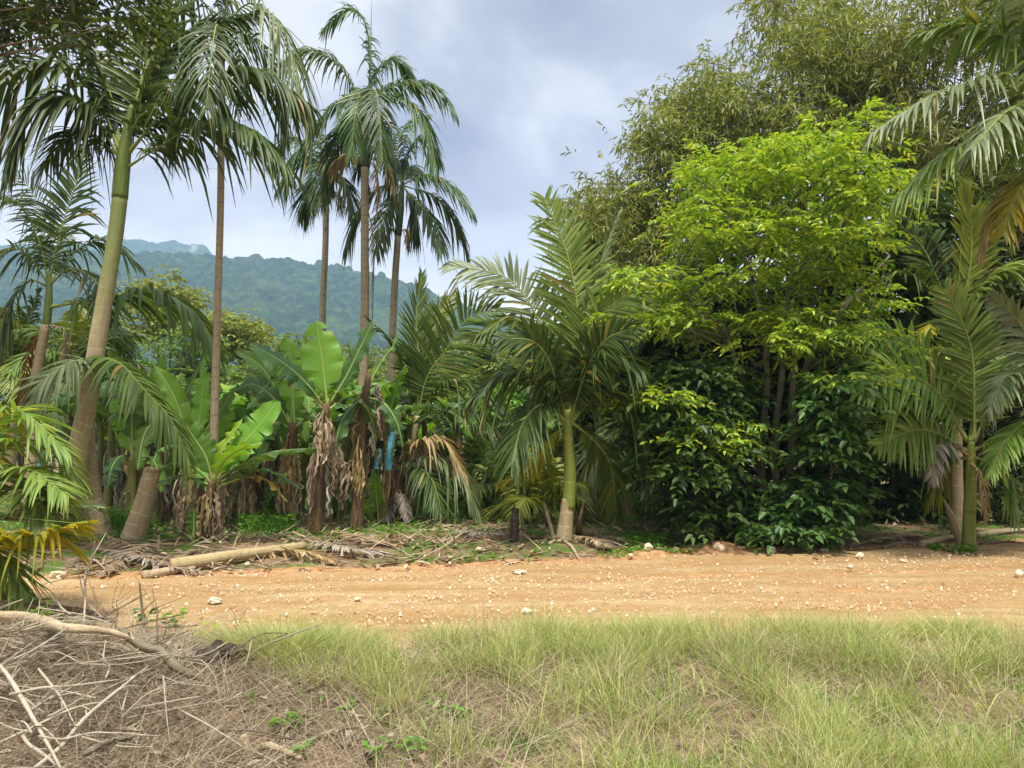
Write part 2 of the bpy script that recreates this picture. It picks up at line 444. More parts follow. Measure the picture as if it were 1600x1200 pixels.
def banana_leaf(pts, width, mats=('banana', 'midrib'), face=None, fold=.25, petiole=.12, wave=.045, tears=5, parent=None, name='leaf', rr=.016, droop_edge=.15):
    nL, nW = 26, 4
    C = curve(pts, nL + 1); T = nrm(np.gradient(C, axis=0)); ch = C[-1] - C[0]
    if face is None:
        hz = A([ch[0], ch[1], 0.]); ref = A([0, 0, 1.]) - .3 * nrm(hz)
    else: ref = A(face, float)
    S0 = nrm(np.cross(ch, ref))
    Ss = nrm(S0[None] - T * (T @ S0)[:, None]); N = np.cross(Ss, T); N *= np.sign((N @ ref).mean() + 1e-9)
    t = np.linspace(0, 1, nL + 1); tp = np.clip((t - petiole) / (1 - petiole), 0, 1)
    hw = width * .5 * np.clip(np.sin(PI * np.clip(tp, 0, 1) ** .8) ** .6, 0, 1) * (tp > 0)
    mb = MB()
    r = np.linspace(1.5, .25, nL + 1) * rr
    rib = MB(); rib.tube(C - N * (r * .35)[:, None], r, 6, 0)
    ph = random.random() * 20
    for sg in (1, -1):
        u = np.linspace(0, 1, nW + 1)
        ang = fold + droop_edge * 0
        lat = hw[:, None] * u[None]
        wob = wave * (np.sin(t * 31 + ph + sg)[:, None] * u ** 2 + .6 * np.sin(t * 57 + ph * 2)[:, None] * u ** 2) * (hw[:, None] / (width * .5 + 1e-6))
        lift = lat * math.sin(ang) - droop_edge * lat * u[None] + wob
        V = C[:, None] + Ss[:, None] * (sg * lat * math.cos(ang))[..., None] + N[:, None] * lift[..., None]
        V = V + T[:, None] * (lat * .18)[..., None]
        at = np.zeros((nL + 1, nW + 1, 3)); at[..., 0] = sg * u[None]; at[..., 1] = t[:, None] * np.linalg.norm(np.diff(C, axis=0), axis=1).sum() * .6; at[..., 2] = ph
        cuts = set(random.sample(range(6, nL - 2), tears)) if tears else set()
        rows = list(range(nL + 1))
        # tears: split the strip in segments that separate slightly at the edge
        segs = []; st = 0
        for cc in sorted(cuts): segs.append((st, cc)); st = cc
        segs.append((st, nL))
        for a, b in segs:
            sub = V[a:b + 1].copy(); L = len(sub)
            if tears:
                sag = (random.random() - .25) * .22 * width
                sub += N[a:b + 1][:, None] * (-sag * (u[None, :, None] ** 2))
                sh = .16 * width * random.random() ** 2
                sub[-1] -= T[b][None] * sh * (u[:, None] ** 1.5)
            i, j = np.meshgrid(np.arange(L - 1), np.arange(nW), indexing='ij'); k = nW + 1
            q = np.stack([i * k + j, i * k + j + 1, (i + 1) * k + j + 1, (i + 1) * k + j], -1).reshape(-1, 4)
            mb.add(sub.reshape(-1, 3), q, 0, at[a:b + 1].reshape(-1, 3))
    return with_rib(mb, rib, name, 'midrib', mats, parent)


def dry_leaf(top, ln, width, az, parent, mat='dead', name='dry_leaf', out=.25):
    """a collapsed dry banana leaf hanging from the stem: crumpled pleats along a bent midrib"""
    h = A([math.cos(az), math.sin(az), 0])
    C = curve([top, A(top) + h * out * .7 + A([0, 0, .10]), A(top) + h * out + A([0, 0, -.35 * ln]), A(top) + h * out * (.8 + .4 * random.random()) + A([0, 0, -ln])], 15)
    s = nrm(np.cross(h, A([0, 0, 1.]))); mb = MB()
    mb.tube(C, np.linspace(.022, .008, 15), 5, 0)
    for strip in range(11):
        off = (strip - 5) / 5.0 * random.uniform(.6, 1.2)
        t0 = .15 + .55 * random.random(); t = np.linspace(t0, min(1, t0 + random.uniform(.25, .55)), 10)
        idx = t * 14; lo = np.minimum(idx.astype(int), 13); f = (idx - lo)[:, None]
        c = C[lo] * (1 - f) + C[lo + 1] * f
        prof = np.sin(PI * np.linspace(.08, .95, 10)) ** .6
        cen = c + s * (off * width * .5 * prof)[:, None] + h * (rng.normal(0, .03, 10))[:, None] + A([0, 0, -1]) * (np.linspace(0, 1, 10) * .12)[:, None]
        a = random.random() * PI
        dv = s * math.cos(a) + h * math.sin(a)
        hw = width * (.04 + .10 * random.random()) * prof * (1 + rng.normal(0, .25, 10))
        mid = cen + (s * math.sin(a) - h * math.cos(a)) * (hw * .6)[:, None]
        V = np.stack([cen + dv * hw[:, None], mid, cen - dv * hw[:, None]], 1)
        i, j = np.meshgrid(np.arange(9), np.arange(2), indexing='ij')
        q = np.stack([i * 3 + j, i * 3 + j + 1, (i + 1) * 3 + j + 1, (i + 1) * 3 + j], -1).reshape(-1, 4)
        mb.add(V.reshape(-1, 3), q, 0)
    return mb.build(name, mat, parent)


def trunk_part(pts, rads, mat, parent, name='trunk', k=14, n=28, rough=.04):
    C = curve(pts, n); r = np.interp(np.linspace(0, 1, n), np.linspace(0, 1, len(rads)), rads)
    mb = MB(); mb.tube(C, r, k, 0, rough=rough)
    return mb.build(name, mat, parent)


def sprays(mb, org, dirs, ln, J, leaf, wid, mat=0, drop=.25, ldroop=.2, twig=None):
    """compound leaves: J leaflets alternating along a drooping axis from each origin"""
    n = len(org); dirs = nrm(dirs); up = A([0, 0, 1.])
    side = nrm(np.cross(dirs, up) + rng.normal(0, .15, (n, 3))); ln = np.broadcast_to(ln, (n,))
    B, D, Nn, LL = [], [], [], []
    for j in range(J):
        t = (j + 1) / J; sg = 1 if j % 2 else -1
        c = org + dirs * (ln * t)[:, None] - up * (ln * drop * t * t)[:, None]
        if j == J - 1: d = dirs - up * .3
        else: d = dirs * .55 + side * sg * .8
        d = d + rng.normal(0, .22, (n, 3)) - up * .15
        B.append(c); D.append(d); Nn.append(up + rng.normal(0, .35, (n, 3))); LL.append(leaf * (.75 + .5 * rng.random(n)))
    B = np.concatenate(B); D = np.concatenate(D); Nn = np.concatenate(Nn); LL = np.concatenate(LL)
    leaves(mb, B, D, Nn, LL, LL * wid / leaf, mat, .22, ldroop)


def in_poly(poly, n):
    poly = A(poly, float); x0, y0 = poly.min(0); x1, y1 = poly.max(0); out = []
    while len(out) < n:
        x = random.uniform(x0, x1); y = random.uniform(y0, y1); c = False; j = len(poly) - 1
        for i in range(len(poly)):
            if (poly[i, 1] > y) != (poly[j, 1] > y) and x < (poly[j, 0] - poly[i, 0]) * (y - poly[i, 1]) / (poly[j, 1] - poly[i, 1]) + poly[i, 0]: c = not c
            j = i
        if c: out.append((x, y))
    return out
# ------------------------------------------------------------------ world, sun, view
SUN = nrm(A([.03, -.36, .93]))
W = bpy.data.worlds.new('World'); S.world = W; W.use_nodes = True
wt = W.node_tree; wt.nodes.clear()


def wn(t, **kw):
    nd = wt.nodes.new(t)
    for k, v in kw.items(): setattr(nd, k, v)
    return nd


def wl(a, b): wt.links.new(a, b)


def wm(op, a, b=0.0):
    nd = wn('ShaderNodeMath', operation=op)
    for i, v in enumerate((a, b)):
        if isinstance(v, bpy.types.NodeSocket): wl(v, nd.inputs[i])
        else: nd.inputs[i].default_value = v
    return nd.outputs[0]


sky = wn('ShaderNodeTexSky', sky_type='NISHITA'); sky.sun_disc = False
sky.sun_elevation = math.asin(SUN[2]); sky.sun_rotation = math.atan2(SUN[0], SUN[1])
bg1 = wn('ShaderNodeBackground'); wl(sky.outputs[0], bg1.inputs[0]); bg1.inputs[1].default_value = .09
tc = wn('ShaderNodeTexCoord'); sx = wn('ShaderNodeSeparateXYZ'); wl(tc.outputs['Generated'], sx.inputs[0])
den = wm('ADD', wm('MAXIMUM', sx.outputs[2], 0.0), .16)
cv = wn('ShaderNodeCombineXYZ'); wl(wm('DIVIDE', sx.outputs[0], den), cv.inputs[0]); wl(wm('DIVIDE', sx.outputs[1], den), cv.inputs[1]); cv.inputs[2].default_value = 3.3
nz = wn('ShaderNodeTexNoise'); nz.inputs['Scale'].default_value = 1.1; nz.inputs['Detail'].default_value = 5; nz.inputs['Roughness'].default_value = .5; nz.inputs['Distortion'].default_value = .9
wl(cv.outputs[0], nz.inputs['Vector'])
rp = wn('ShaderNodeValToRGB'); wl(nz.outputs['Fac'], rp.inputs[0])
e = rp.color_ramp.elements
e[0].position = .36; e[0].color = (.33, .34, .385, 1)
e[1].position = .62; e[1].color = (.92, .91, .89, 1)
e2 = e.new(.5); e2.color = (.55, .555, .585, 1)
# brighter vapour low over the hills
lo = wn('ShaderNodeMapRange'); wl(sx.outputs[2], lo.inputs[0])
for i, v in enumerate((.18, .38, .75, 0.0)): lo.inputs[i + 1].default_value = v
nz2 = wn('ShaderNodeTexNoise'); nz2.inputs['Scale'].default_value = 2.2; nz2.inputs['Detail'].default_value = 4; wl(cv.outputs[0], nz2.inputs['Vector'])
lf = wm('MULTIPLY', lo.outputs[0], wm('MULTIPLY', nz2.outputs['Fac'], 2.3))
mxc = wn('ShaderNodeMix', data_type='RGBA'); wl(lf, mxc.inputs[0]); wl(rp.outputs[0], mxc.inputs[6]); mxc.inputs[7].default_value = (1.45, 1.38, 1.3, 1)
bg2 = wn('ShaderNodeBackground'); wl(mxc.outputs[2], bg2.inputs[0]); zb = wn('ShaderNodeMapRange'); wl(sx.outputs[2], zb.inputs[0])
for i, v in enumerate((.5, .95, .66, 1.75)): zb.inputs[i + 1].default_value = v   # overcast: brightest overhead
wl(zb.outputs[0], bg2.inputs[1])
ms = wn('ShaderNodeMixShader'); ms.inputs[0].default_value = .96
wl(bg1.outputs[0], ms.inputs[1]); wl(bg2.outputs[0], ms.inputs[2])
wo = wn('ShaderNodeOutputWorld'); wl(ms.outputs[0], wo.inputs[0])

ld = bpy.data.lights.new('sun', 'SUN'); ld.energy = 3.9; ld.angle = math.radians(11); ld.color = (1, .955, .87)
lo_ = bpy.data.objects.new('sun', ld); COL.objects.link(lo_)
lo_.rotation_euler = Vector(SUN).to_track_quat('Z', 'Y').to_euler()
S.view_settings.view_transform = 'Standard'; S.view_settings.look = 'None'
S.view_settings.exposure = 0.72; S.view_settings.gamma = 1
S.cycles.max_bounces = 7; S.cycles.diffuse_bounces = 3; S.cycles.glossy_bounces = 2; S.cycles.transmission_bounces = 4
S.cycles.transparent_max_bounces = 8; S.cycles.volume_bounces = 1
S.cycles.use_denoising = True


# ------------------------------------------------------------------ ground
FE = A([G(-300, 916)[:2], G(0, 908)[:2], G(400, 897)[:2], G(700, 886)[:2], G(1100, 868)[:2], G(1600, 848)[:2]])


def yfar(x):
    x = np.asarray(x, float)
    return np.where(x < FE[0, 0], FE[0, 1] + (x - FE[0, 0]) * .1, np.where(x > FE[-1, 0], FE[-1, 1] + (x - FE[-1, 0]) * .27, np.interp(x, FE[:, 0], FE[:, 1])))


def ynear(x):
    x = np.asarray(x, float)
    return 6.55 + np.where(x < -2, (x + 2) * .16, (x + 2) * .04) + np.where(x > 7, (x - 7) * .2, 0)


def gz(x, y):
    x = np.asarray(x, float); y = np.asarray(y, float)
    far = sstep(0, 1.6, y - yfar(x)); near = sstep(0, 1.0, ynear(x) - y)
    n = (fbm(x * .8, y * .8, 3) - .5) * .16 + (fbm(x * 3.1, y * 3.1, 9, 3) - .5) * .05
    z = far * (.10 + n) + near * (.05 + n * .8) - .03 * (1 - np.maximum(far, near))
    z = z + .20 * near * np.exp(-((x + 3.3) / 1.7) ** 2 - ((y - 5.0) / 1.2) ** 2)           # brush heap
    z = z + (.6 + .8 * fbm(x * 5, y * 5, 13, 3)) * .19 * np.exp(-((x - 3.15) / .42) ** 2 - ((y - 12.05) / .3) ** 2)                # spoil heaps of earth by the road
    z = z + (.5 + fbm(x * 6, y * 6, 15, 3)) * .12 * np.exp(-((x - 2.1) / .35) ** 2 - ((y - 11.7) / .25) ** 2)
    z = z + .10 * np.exp(-((x - 4.2) / .8) ** 2 - ((y - 12.2) / .25) ** 2)
    return z


def gp(x, y, dz=0.0):
    return A([x, y, float(gz(x, y)) + dz])


def grid_mesh(name, xs, ys, zf, mat, attr=None):
    X, Y = np.meshgrid(xs, ys, indexing='ij'); Z = zf(X, Y)
    nx, ny = X.shape
    i, j = np.meshgrid(np.arange(nx - 1), np.arange(ny - 1), indexing='ij')
    q = np.stack([i * ny + j, (i + 1) * ny + j, (i + 1) * ny + j + 1, i * ny + j + 1], -1).reshape(-1, 4)
    mb = MB(); mb.add(np.stack([X, Y, Z], -1), q, 0, None if attr is None else attr(X, Y, Z))
    return mb.build(name, mat)


def geo(a, b, n): return np.geomspace(a, b, n)


xs = np.concatenate([-geo(1600, 15, 20)[:-1], np.arange(-15, 16.01, .14), geo(16.2, 1600, 20)])
ys = np.concatenate([[-60, -20, -8, -3], np.arange(0, 21.01, .14), geo(21.3, 1800, 28)])
t = NT('earth_and_litter'); pos = t.pos(); u = t.uvw()
n1 = t.noise(pos, 1.1, 5, .6); n2 = t.noise(pos, 9, 5, .65); n3 = t.noise(pos, 45, 3, .7)
lit = t.ramp(n2, [(.3, lin(78, 62, 44)), (.48, lin(122, 100, 76)), (.62, lin(150, 128, 100)), (.75, lin(176, 156, 128))])
grn = t.ramp(n3, [(.3, lin(48, 66, 26)), (.55, lin(84, 112, 44)), (.75, lin(120, 140, 66))])
org = t.ramp(n2, [(.3, lin(146, 104, 64)), (.5, lin(170, 130, 88)), (.7, lin(188, 158, 120))])
c = t.mix(t.range(t.math('ADD', n1, t.math('MULTIPLY', n2, .25)), .60, .70), lit, grn)
c = t.mix(t.range(t.math('ADD', u[0], t.math('MULTIPLY', t.math('SUBTRACT', n1, .5), 1.3)), .45, .62), c, org)
M['earth'] = t.done(t.princ(c, .9, .15, t.bump(t.math('ADD', n2, t.math('MULTIPLY', n3, .5)), .8, .04)))


def road_prox(X, Y, Z):
    d = np.maximum(Y - yfar(X), ynear(X) - Y)
    heap = np.exp(-((X - 3.15) / .6) ** 2 - ((Y - 12.05) / .45) ** 2) + .9 * np.exp(-((X - 2.1) / .5) ** 2 - ((Y - 11.7) / .35) ** 2)
    return np.stack([np.clip(1 - d / .9, 0, 1) + heap, X * 0, X * 0], -1)


gr = grid_mesh('ground', xs, ys, gz, 'earth', road_prox); tag(gr, kind='structure')

# dirt road: a sheet that dives under the verge at both ragged edges
t = NT('dirt_road'); pos = t.pos()
sv = t.scalev(pos, (.35, 2.2, 1)); st = t.noise(sv, 1.2, 5, .6); n2 = t.noise(pos, 7, 5, .65); n3 = t.noise(pos, 30, 4, .7)
vo = t.n('ShaderNodeTexVoronoi', {'Vector': pos, 'Scale': 52.0, 'Randomness': 1.0}); 
c = t.ramp(t.math('ADD', t.math('MULTIPLY', st, .6), t.math('MULTIPLY', n2, .4)), [(.34, lin(142, 115, 76)), (.46, lin(157, 130, 89)), (.58, lin(170, 146, 106)), (.7, lin(187, 169, 134))])
trk = t.math('MULTIPLY', t.uvw()[0], t.range(t.noise(pos, .9, 3), .35, .55))
c = t.mix(t.math('MULTIPLY', trk, .55), c, lin(150, 112, 72))
peb = t.math('MULTIPLY', t.math('LESS_THAN', vo.outputs['Distance'], .30), t.range(t.math('ADD', t.math('MULTIPLY', n2, .5), t.math('MULTIPLY', st, .5)), .40, .58))
sep = t.n('ShaderNodeSeparateColor', {0: vo.outputs['Color']})
peb = t.math('MULTIPLY', peb, t.math('SUBTRACT', 1.0, t.math('MULTIPLY', trk, .8)))
pc = t.ramp(sep.outputs[0], [(.2, lin(176, 140, 100)), (.6, lin(216, 190, 150)), (.95, lin(232, 218, 190))])
c = t.mix(t.math('MULTIPLY', peb, .7), c, pc)
c = t.mix(t.range(n3, .58, .8, 0, .4), c, lin(150, 104, 64))
hh = t.math('ADD', t.math('MULTIPLY', n3, .7), t.math('ADD', n2, t.math('MULTIPLY', peb, .5)))
M['road'] = t.done(t.princ(c, .92, .12, t.bump(hh, .9, .03)))
xr = np.concatenate([np.arange(-60, -14, 1.0), np.arange(-14, 14, .12), np.arange(14, 80, 1.0)]); vr = np.linspace(0, 1, 44)
X, V = np.meshgrid(xr, vr, indexing='ij')
wob = lambda s: (fbm(X * 1.3, X * 0 + s, s, 4) - .5) * .7
y0 = ynear(X) - .25 + wob(21); y1 = yfar(X) + .12 + wob(22)
Y = y0 + (y1 - y0) * V
edge = np.minimum(V, 1 - V) * (y1 - y0)
Z = .012 + (fbm(X * .5, Y * 2.2, 31, 4) - .5) * .07 + (fbm(X * 5, Y * 5, 33, 3) - .5) * .03 - .16 * (1 - sstep(0, .55, edge)) + .05 * (1 - sstep(.3, .9, edge))
nx, ny = X.shape
i, j = np.meshgrid(np.arange(nx - 1), np.arange(ny - 1), indexing='ij')
TRK = sum(np.exp(-((V - c0 - .05 * (fbm(X * .35, X * 0, 57, 3) - .5)) / .055) ** 2) for c0 in (.27, .44, .66, .83))
Z = Z - .03 * TRK
mb = MB(); mb.add(np.stack([X, Y, Z], -1), np.stack([i * ny + j, (i + 1) * ny + j, (i + 1) * ny + j + 1, i * ny + j + 1], -1).reshape(-1, 4), 0, np.stack([TRK, X * 0, X * 0], -1))
tag(mb.build('road', 'road'), kind='structure')


# ------------------------------------------------------------------ hills under rain forest
def worley(x, y, cell, s):
    x = x / cell; y = y / cell; ix = np.floor(x); iy = np.floor(y); best = np.full(x.shape, 9.0); hgt = np.zeros(x.shape)
    for a in (-1, 0, 1):
        for b in (-1, 0, 1):
            cx = ix + a; cy = iy + b
            d = np.hypot(cx + .15 + .7 * _h(cx, cy, s) - x, cy + .15 + .7 * _h(cx, cy, s + 1) - y)
            m = d < best; best = np.where(m, d, best); hgt = np.where(m, _h(cx, cy, s + 2), hgt)
    return best, hgt


RID = A([(-900, 400), (-200, 385), (100, 385), (320, 393), (400, 394), (440, 398), (500, 406), (560, 416), (620, 432), (680, 455), (740, 476), (800, 492), (900, 515), (1100, 545), (1700, 610), (2600, 640)], float)


def hill_z(X, Y):
    px = 800 + FPX * X / 900
    H = (700 - np.interp(px, RID[:, 0], RID[:, 1])) / FPX * 900 - 4
    tt = np.clip((Y - 330) / 570, 0, 1.6)
    prof = np.where(tt < 1, tt ** 1.15, np.maximum(1 - (tt - 1) * 1.2, 0))
    gul = (fbm(X / 120, Y / 200, 41, 4) - .5) * 75 * np.clip(tt, 0, 1) * (1 - np.clip(tt, 0, 1) ** 4 * .9)
    b, h = worley(X, Y, 10.5, 51); b2, h2 = worley(X, Y, 4.5, 61)
    can = (1 - np.clip(b, 0, 1) ** 2) * (4.5 + 9 * h) + (1 - b2) * 3.0
    return H * prof + gul + can * sstep(0, .08, tt) - 6


t = NT('forest_canopy'); pos = t.pos()
a = t.noise(pos, .10, 4, .6); b = t.noise(pos, .6, 4, .7); cc = t.noise(pos, .012, 3)
c = t.ramp(t.math('ADD', t.math('MULTIPLY', a, .6), t.math('MULTIPLY', b, .4)), [(.3, lin(22, 40, 20)), (.5, lin(50, 76, 38)), (.66, lin(96, 118, 58))])
c = t.mix(t.range(cc, .5, .7, 0, .5), c, lin(96, 116, 52))
M['forest'] = t.done(t.princ(c, .8, .1, t.bump(b, 1.0, 3.0)))
tag(grid_mesh('forested_hill', np.arange(-760, 620, 2.6), np.concatenate([np.arange(330, 700, 4.0), np.arange(700, 960, 2.2), np.arange(960, 1150, 24)]), hill_z, 'forest'), kind='structure')
R2 = A([(-600, 352), (-100, 366), (60, 374), (150, 366), (200, 361), (235, 366), (262, 364), (285, 371), (306, 372), (318, 381), (330, 398), (360, 430), (500, 500), (800, 560)], float)


def mount_z(X, Y):
    px = 800 + FPX * X / 1500
    H = (700 - np.interp(px, R2[:, 0], R2[:, 1])) / FPX * 1500
    tt = np.clip((Y - 950) / 550, 0, 1.5)
    prof = np.where(tt < 1, np.where(tt < .8, tt * .95, .76 + (tt - .8) * 1.2), np.maximum(1 - (tt - 1), 0))
    b, h = worley(X, Y, 12, 71)
    return H * prof + (fbm(X / 90, Y / 120, 45, 5) - .5) * 60 * (1 - np.clip(tt, 0, 1) ** 5) + (1 - b * b) * (3 + 5 * h) + (fbm(X / 30, Y / 30, 47, 3) - .5) * 14 - 8


t = NT('cliff_forest'); pos = t.pos()
v = t.scalev(pos, (1, 1, .25)); a = t.noise(v, .03, 5, .65); b = t.noise(pos, .25, 4)
c = t.ramp(b, [(.3, lin(34, 54, 30)), (.65, lin(76, 98, 52))])
c = t.mix(t.range(a, .58, .66, 0, .7), c, lin(150, 150, 146))
M['cliff'] = t.done(t.princ(c, .85, .1))
tag(grid_mesh('mountain', np.arange(-1500, 100, 5.0), np.arange(950, 1800, 6.0), mount_z, 'cliff'), kind='structure')

# the damp air between here and the hills
hz = bpy.data.materials.new('haze'); hz.use_nodes = True; hz.node_tree.nodes.clear()
pv = hz.node_tree.nodes.new('ShaderNodeVolumePrincipled'); ho = hz.node_tree.nodes.new('ShaderNodeOutputMaterial')
pv.inputs['Color'].default_value = (.42, .62, 1.0, 1); pv.inputs['Density'].default_value = .0004; pv.inputs['Anisotropy'].default_value = .1
hz.node_tree.links.new(pv.outputs[0], ho.inputs['Volume']); M['haze'] = hz
x0, x1, y0, y1, z0, z1 = -1650, 1650, -80, 1850, -14, 465
mb = MB(); mb.add([(x0, y0, z0), (x1, y0, z0), (x1, y1, z0), (x0, y1, z0), (x0, y0, z1), (x1, y0, z1), (x1, y1, z1), (x0, y1, z1)],
                  [(0, 3, 2, 1), (4, 5, 6, 7), (0, 1, 5, 4), (1, 2, 6, 5), (2, 3, 7, 6), (3, 0, 4, 7)], smooth=False)
tag(mb.build('haze', 'haze'), kind='stuff')
# ------------------------------------------------------------------ palms
CAMF = (0, -1, .3)
SUB[0] = True


def pp(lst, D):
    return [P(a[0], a[1], D + (a[2] if len(a) > 2 else 0)) for a in lst]


def hero_palm(name, label, cat, D, trunk, rads, fronds, group=None, tmat='trunk_ring', shaft=None, smat='crownshaft', base_xy=None, spear=None, k=14):
    """trunk: photo points from the foot up; shaft: (points, radii); fronds: (points, leaflet length, options)"""
    tp = pp(trunk, D)
    foot = A([tp[0][0], tp[0][1], float(gz(tp[0][0], tp[0][1]))])
    tp[0] = foot - A([0, 0, .08])
    r = thing(name, foot, label, cat, group)
    trunk_part(tp, rads, tmat, r, k=k)
    if shaft: trunk_part(pp(shaft[0], D), shaft[1], smat, r, 'crownshaft', k=12, rough=.02)
    if spear:
        mb = MB(); c = curve(pp(spear, D), 12); mb.tube(c, np.linspace(.02, .004, 12), 5, 0); mb.build('spear_leaf', 'palm_light', r)
    for f in fronds:
        pts, L, o = f[0], f[1], dict(f[2]) if len(f) > 2 else {}
        m = o.pop('m', 'palm_mid')
        nm = o.pop('name', 'frond')
        if 'tip' in o:                                     # depth drift towards the tip
            d = o.pop('tip'); pts = [(p[0], p[1], d * (i / (len(pts) - 1)) ** 1.2) for i, p in enumerate(pts)]
        rm = 'rachis_dead' if m in ('dead', 'dead_grey', 'dead_tan', 'rust') else 'rachis'
        frond(pp(pts, D), L, mats=(m, rm), parent=r, name=nm, **o)
    return r


def rand_fronds(r, crown, n, ln, L, mats, el=(1.35, .1), sag=(.25, .8), az0=None, **o):
    for i in range(n):
        t = (i + random.random() * .6) / n
        az = i * 2.4 + random.uniform(-.3, .3) + (az0 or 0)
        e = el[0] + (el[1] - el[0]) * t; s = sag[0] + (sag[1] - sag[0]) * t
        frond(auto_frond(A(crown), az, e, ln * random.uniform(.85, 1.1), s * random.uniform(.8, 1.2)), L, mats=(random.choice(mats), 'rachis'), parent=r, **o)


def rand_palm(name, label, cat, x, y, h, n, ln, L, mats, group, rad=.09, tmat='trunk_ring', lean=0.0, nl=34, w=.045, droop=.5, el=(1.4, .05)):
    f = gp(x, y)
    r = thing(name, f, label, cat, group)
    top = f + A([lean, random.uniform(-.1, .1), h])
    trunk_part([f - A([0, 0, .05]), (f + top) / 2 + A([lean * .15, 0, 0]), top], [rad * 1.5, rad, rad * .9], tmat, r, k=10, n=14)
    trunk_part([top, top + A([lean * .1, 0, .5])], [rad * 1.0, rad * .5], 'crownshaft', r, 'crownshaft', k=10, n=6)
    rand_fronds(r, top + A([lean * .1, 0, .42]), n, ln, L, mats, el=el, **dict(w=w, droop=droop))
    return r


dk, md, lt, gy, yl, ol, tl = 'palm_dark', 'palm_mid', 'palm_light', 'palm_grey', 'palm_yellow', 'palm_olive', 'palm_tall'

# the leaning palm with the thick ringed trunk
hero_palm('ringed_palm', 'thick ringed palm leaning right over the banana plants, dark crown overhead', 'palm', 12.8,
          [(70, 862), (104, 778), (135, 640), (158, 500), (180, 370), (188, 300)], [.235, .18, .155, .142, .13, .122, .12],
          [([(197, 240), (215, 150), (245, 60), (285, -60)], .95, dict(face=CAMF, droop=.25, m=md, tip=.3, w=.075, rr=.03, n=64)),
           ([(188, 240), (150, 150), (90, 95), (0, 120), (-70, 220)], 1.0, dict(droop=.85, m=dk, tip=-.6, w=.075, rr=.028, n=64)),
           ([(190, 236), (170, 140), (120, 60), (40, 20), (-60, 40)], .95, dict(droop=.7, m=dk, tip=.4, w=.075, n=64)),
           ([(198, 242), (262, 169), (330, 127), (405, 112), (480, 160)], .95, dict(droop=.95, m=dk, tip=-.5, w=.075, rr=.028, n=64)),
           ([(198, 262), (245, 232), (310, 195), (390, 200), (455, 265)], .85, dict(droop=.85, m=dk, tip=-.8, w=.075, n=64)),
           ([(186, 246), (150, 185), (105, 150), (50, 170), (10, 250)], .85, dict(droop=.9, m=dk, tip=-.9, w=.075, n=64)),
           ([(192, 236), (240, 130), (310, 50), (400, 20)], .95, dict(droop=.6, m=dk, tip=.8, w=.075, n=60)),
           ([(188, 236), (160, 110), (120, 10), (60, -70)], .95, dict(droop=.5, m=dk, tip=.7, w=.075, n=60)),
           ([(192, 240, 0), (205, 150, .9), (222, 130, 1.9), (235, 190, 2.8)], .85, dict(droop=.8, m=dk, w=.075, n=54)),
           ([(190, 250), (150, 215), (110, 210), (70, 255)], .7, dict(droop=.9, m=dk, tip=.7, w=.055, n=48))],
          tmat='trunk_king', shaft=([(187, 310), (192, 255), (200, 200), (206, 165)], [.13, .125, .09, .04]), k=18, group='palms standing along the road')

# thin tall palm, stem a straight brown pole
hero_palm('slender_palm', 'very thin brown pole stem in front of the blue hill, crown out of the top', 'palm', 13.4,
          [(330, 850), (334, 690), (340, 480), (345, 300), (345, 120)], [.085, .075, .066, .06, .06, .06],
          [([(346, 45), (392, 5), (440, 45), (482, 175)], .95, dict(droop=.95, m=gy, tip=-.3, n=50)),
           ([(346, 45), (395, 60), (430, 110), (450, 200)], .8, dict(droop=.95, m=tl, tip=.4, n=46)),
           ([(346, 40), (300, -10), (250, 20), (212, 120)], .9, dict(droop=.95, m=dk, tip=.3, n=50)),
           ([(346, 40), (330, -40), (290, -110)], .8, dict(droop=.7, m=dk)),
           ([(346, 40), (372, -60), (430, -110)], .8, dict(droop=.7, m=dk)),
           ([(346, 50), (318, 62), (285, 120), (262, 215)], .8, dict(droop=.9, m=dk, tip=-.4, n=46)),
           ([(346, 50, 0), (360, 30, .8), (372, 70, 1.6), (380, 160, 2.1)], .8, dict(droop=.9, m=dk)),
           ([(346, 50, 0), (338, 40, -.7), (330, 90, -1.4), (322, 170, -1.8)], .75, dict(droop=.9, m=dk))],
          tmat='trunk_slim', shaft=([(345, 125), (344, 85), (346, 40)], [.075, .085, .05]), smat='crownshaft_brown', k=10, group='tall thin palms')

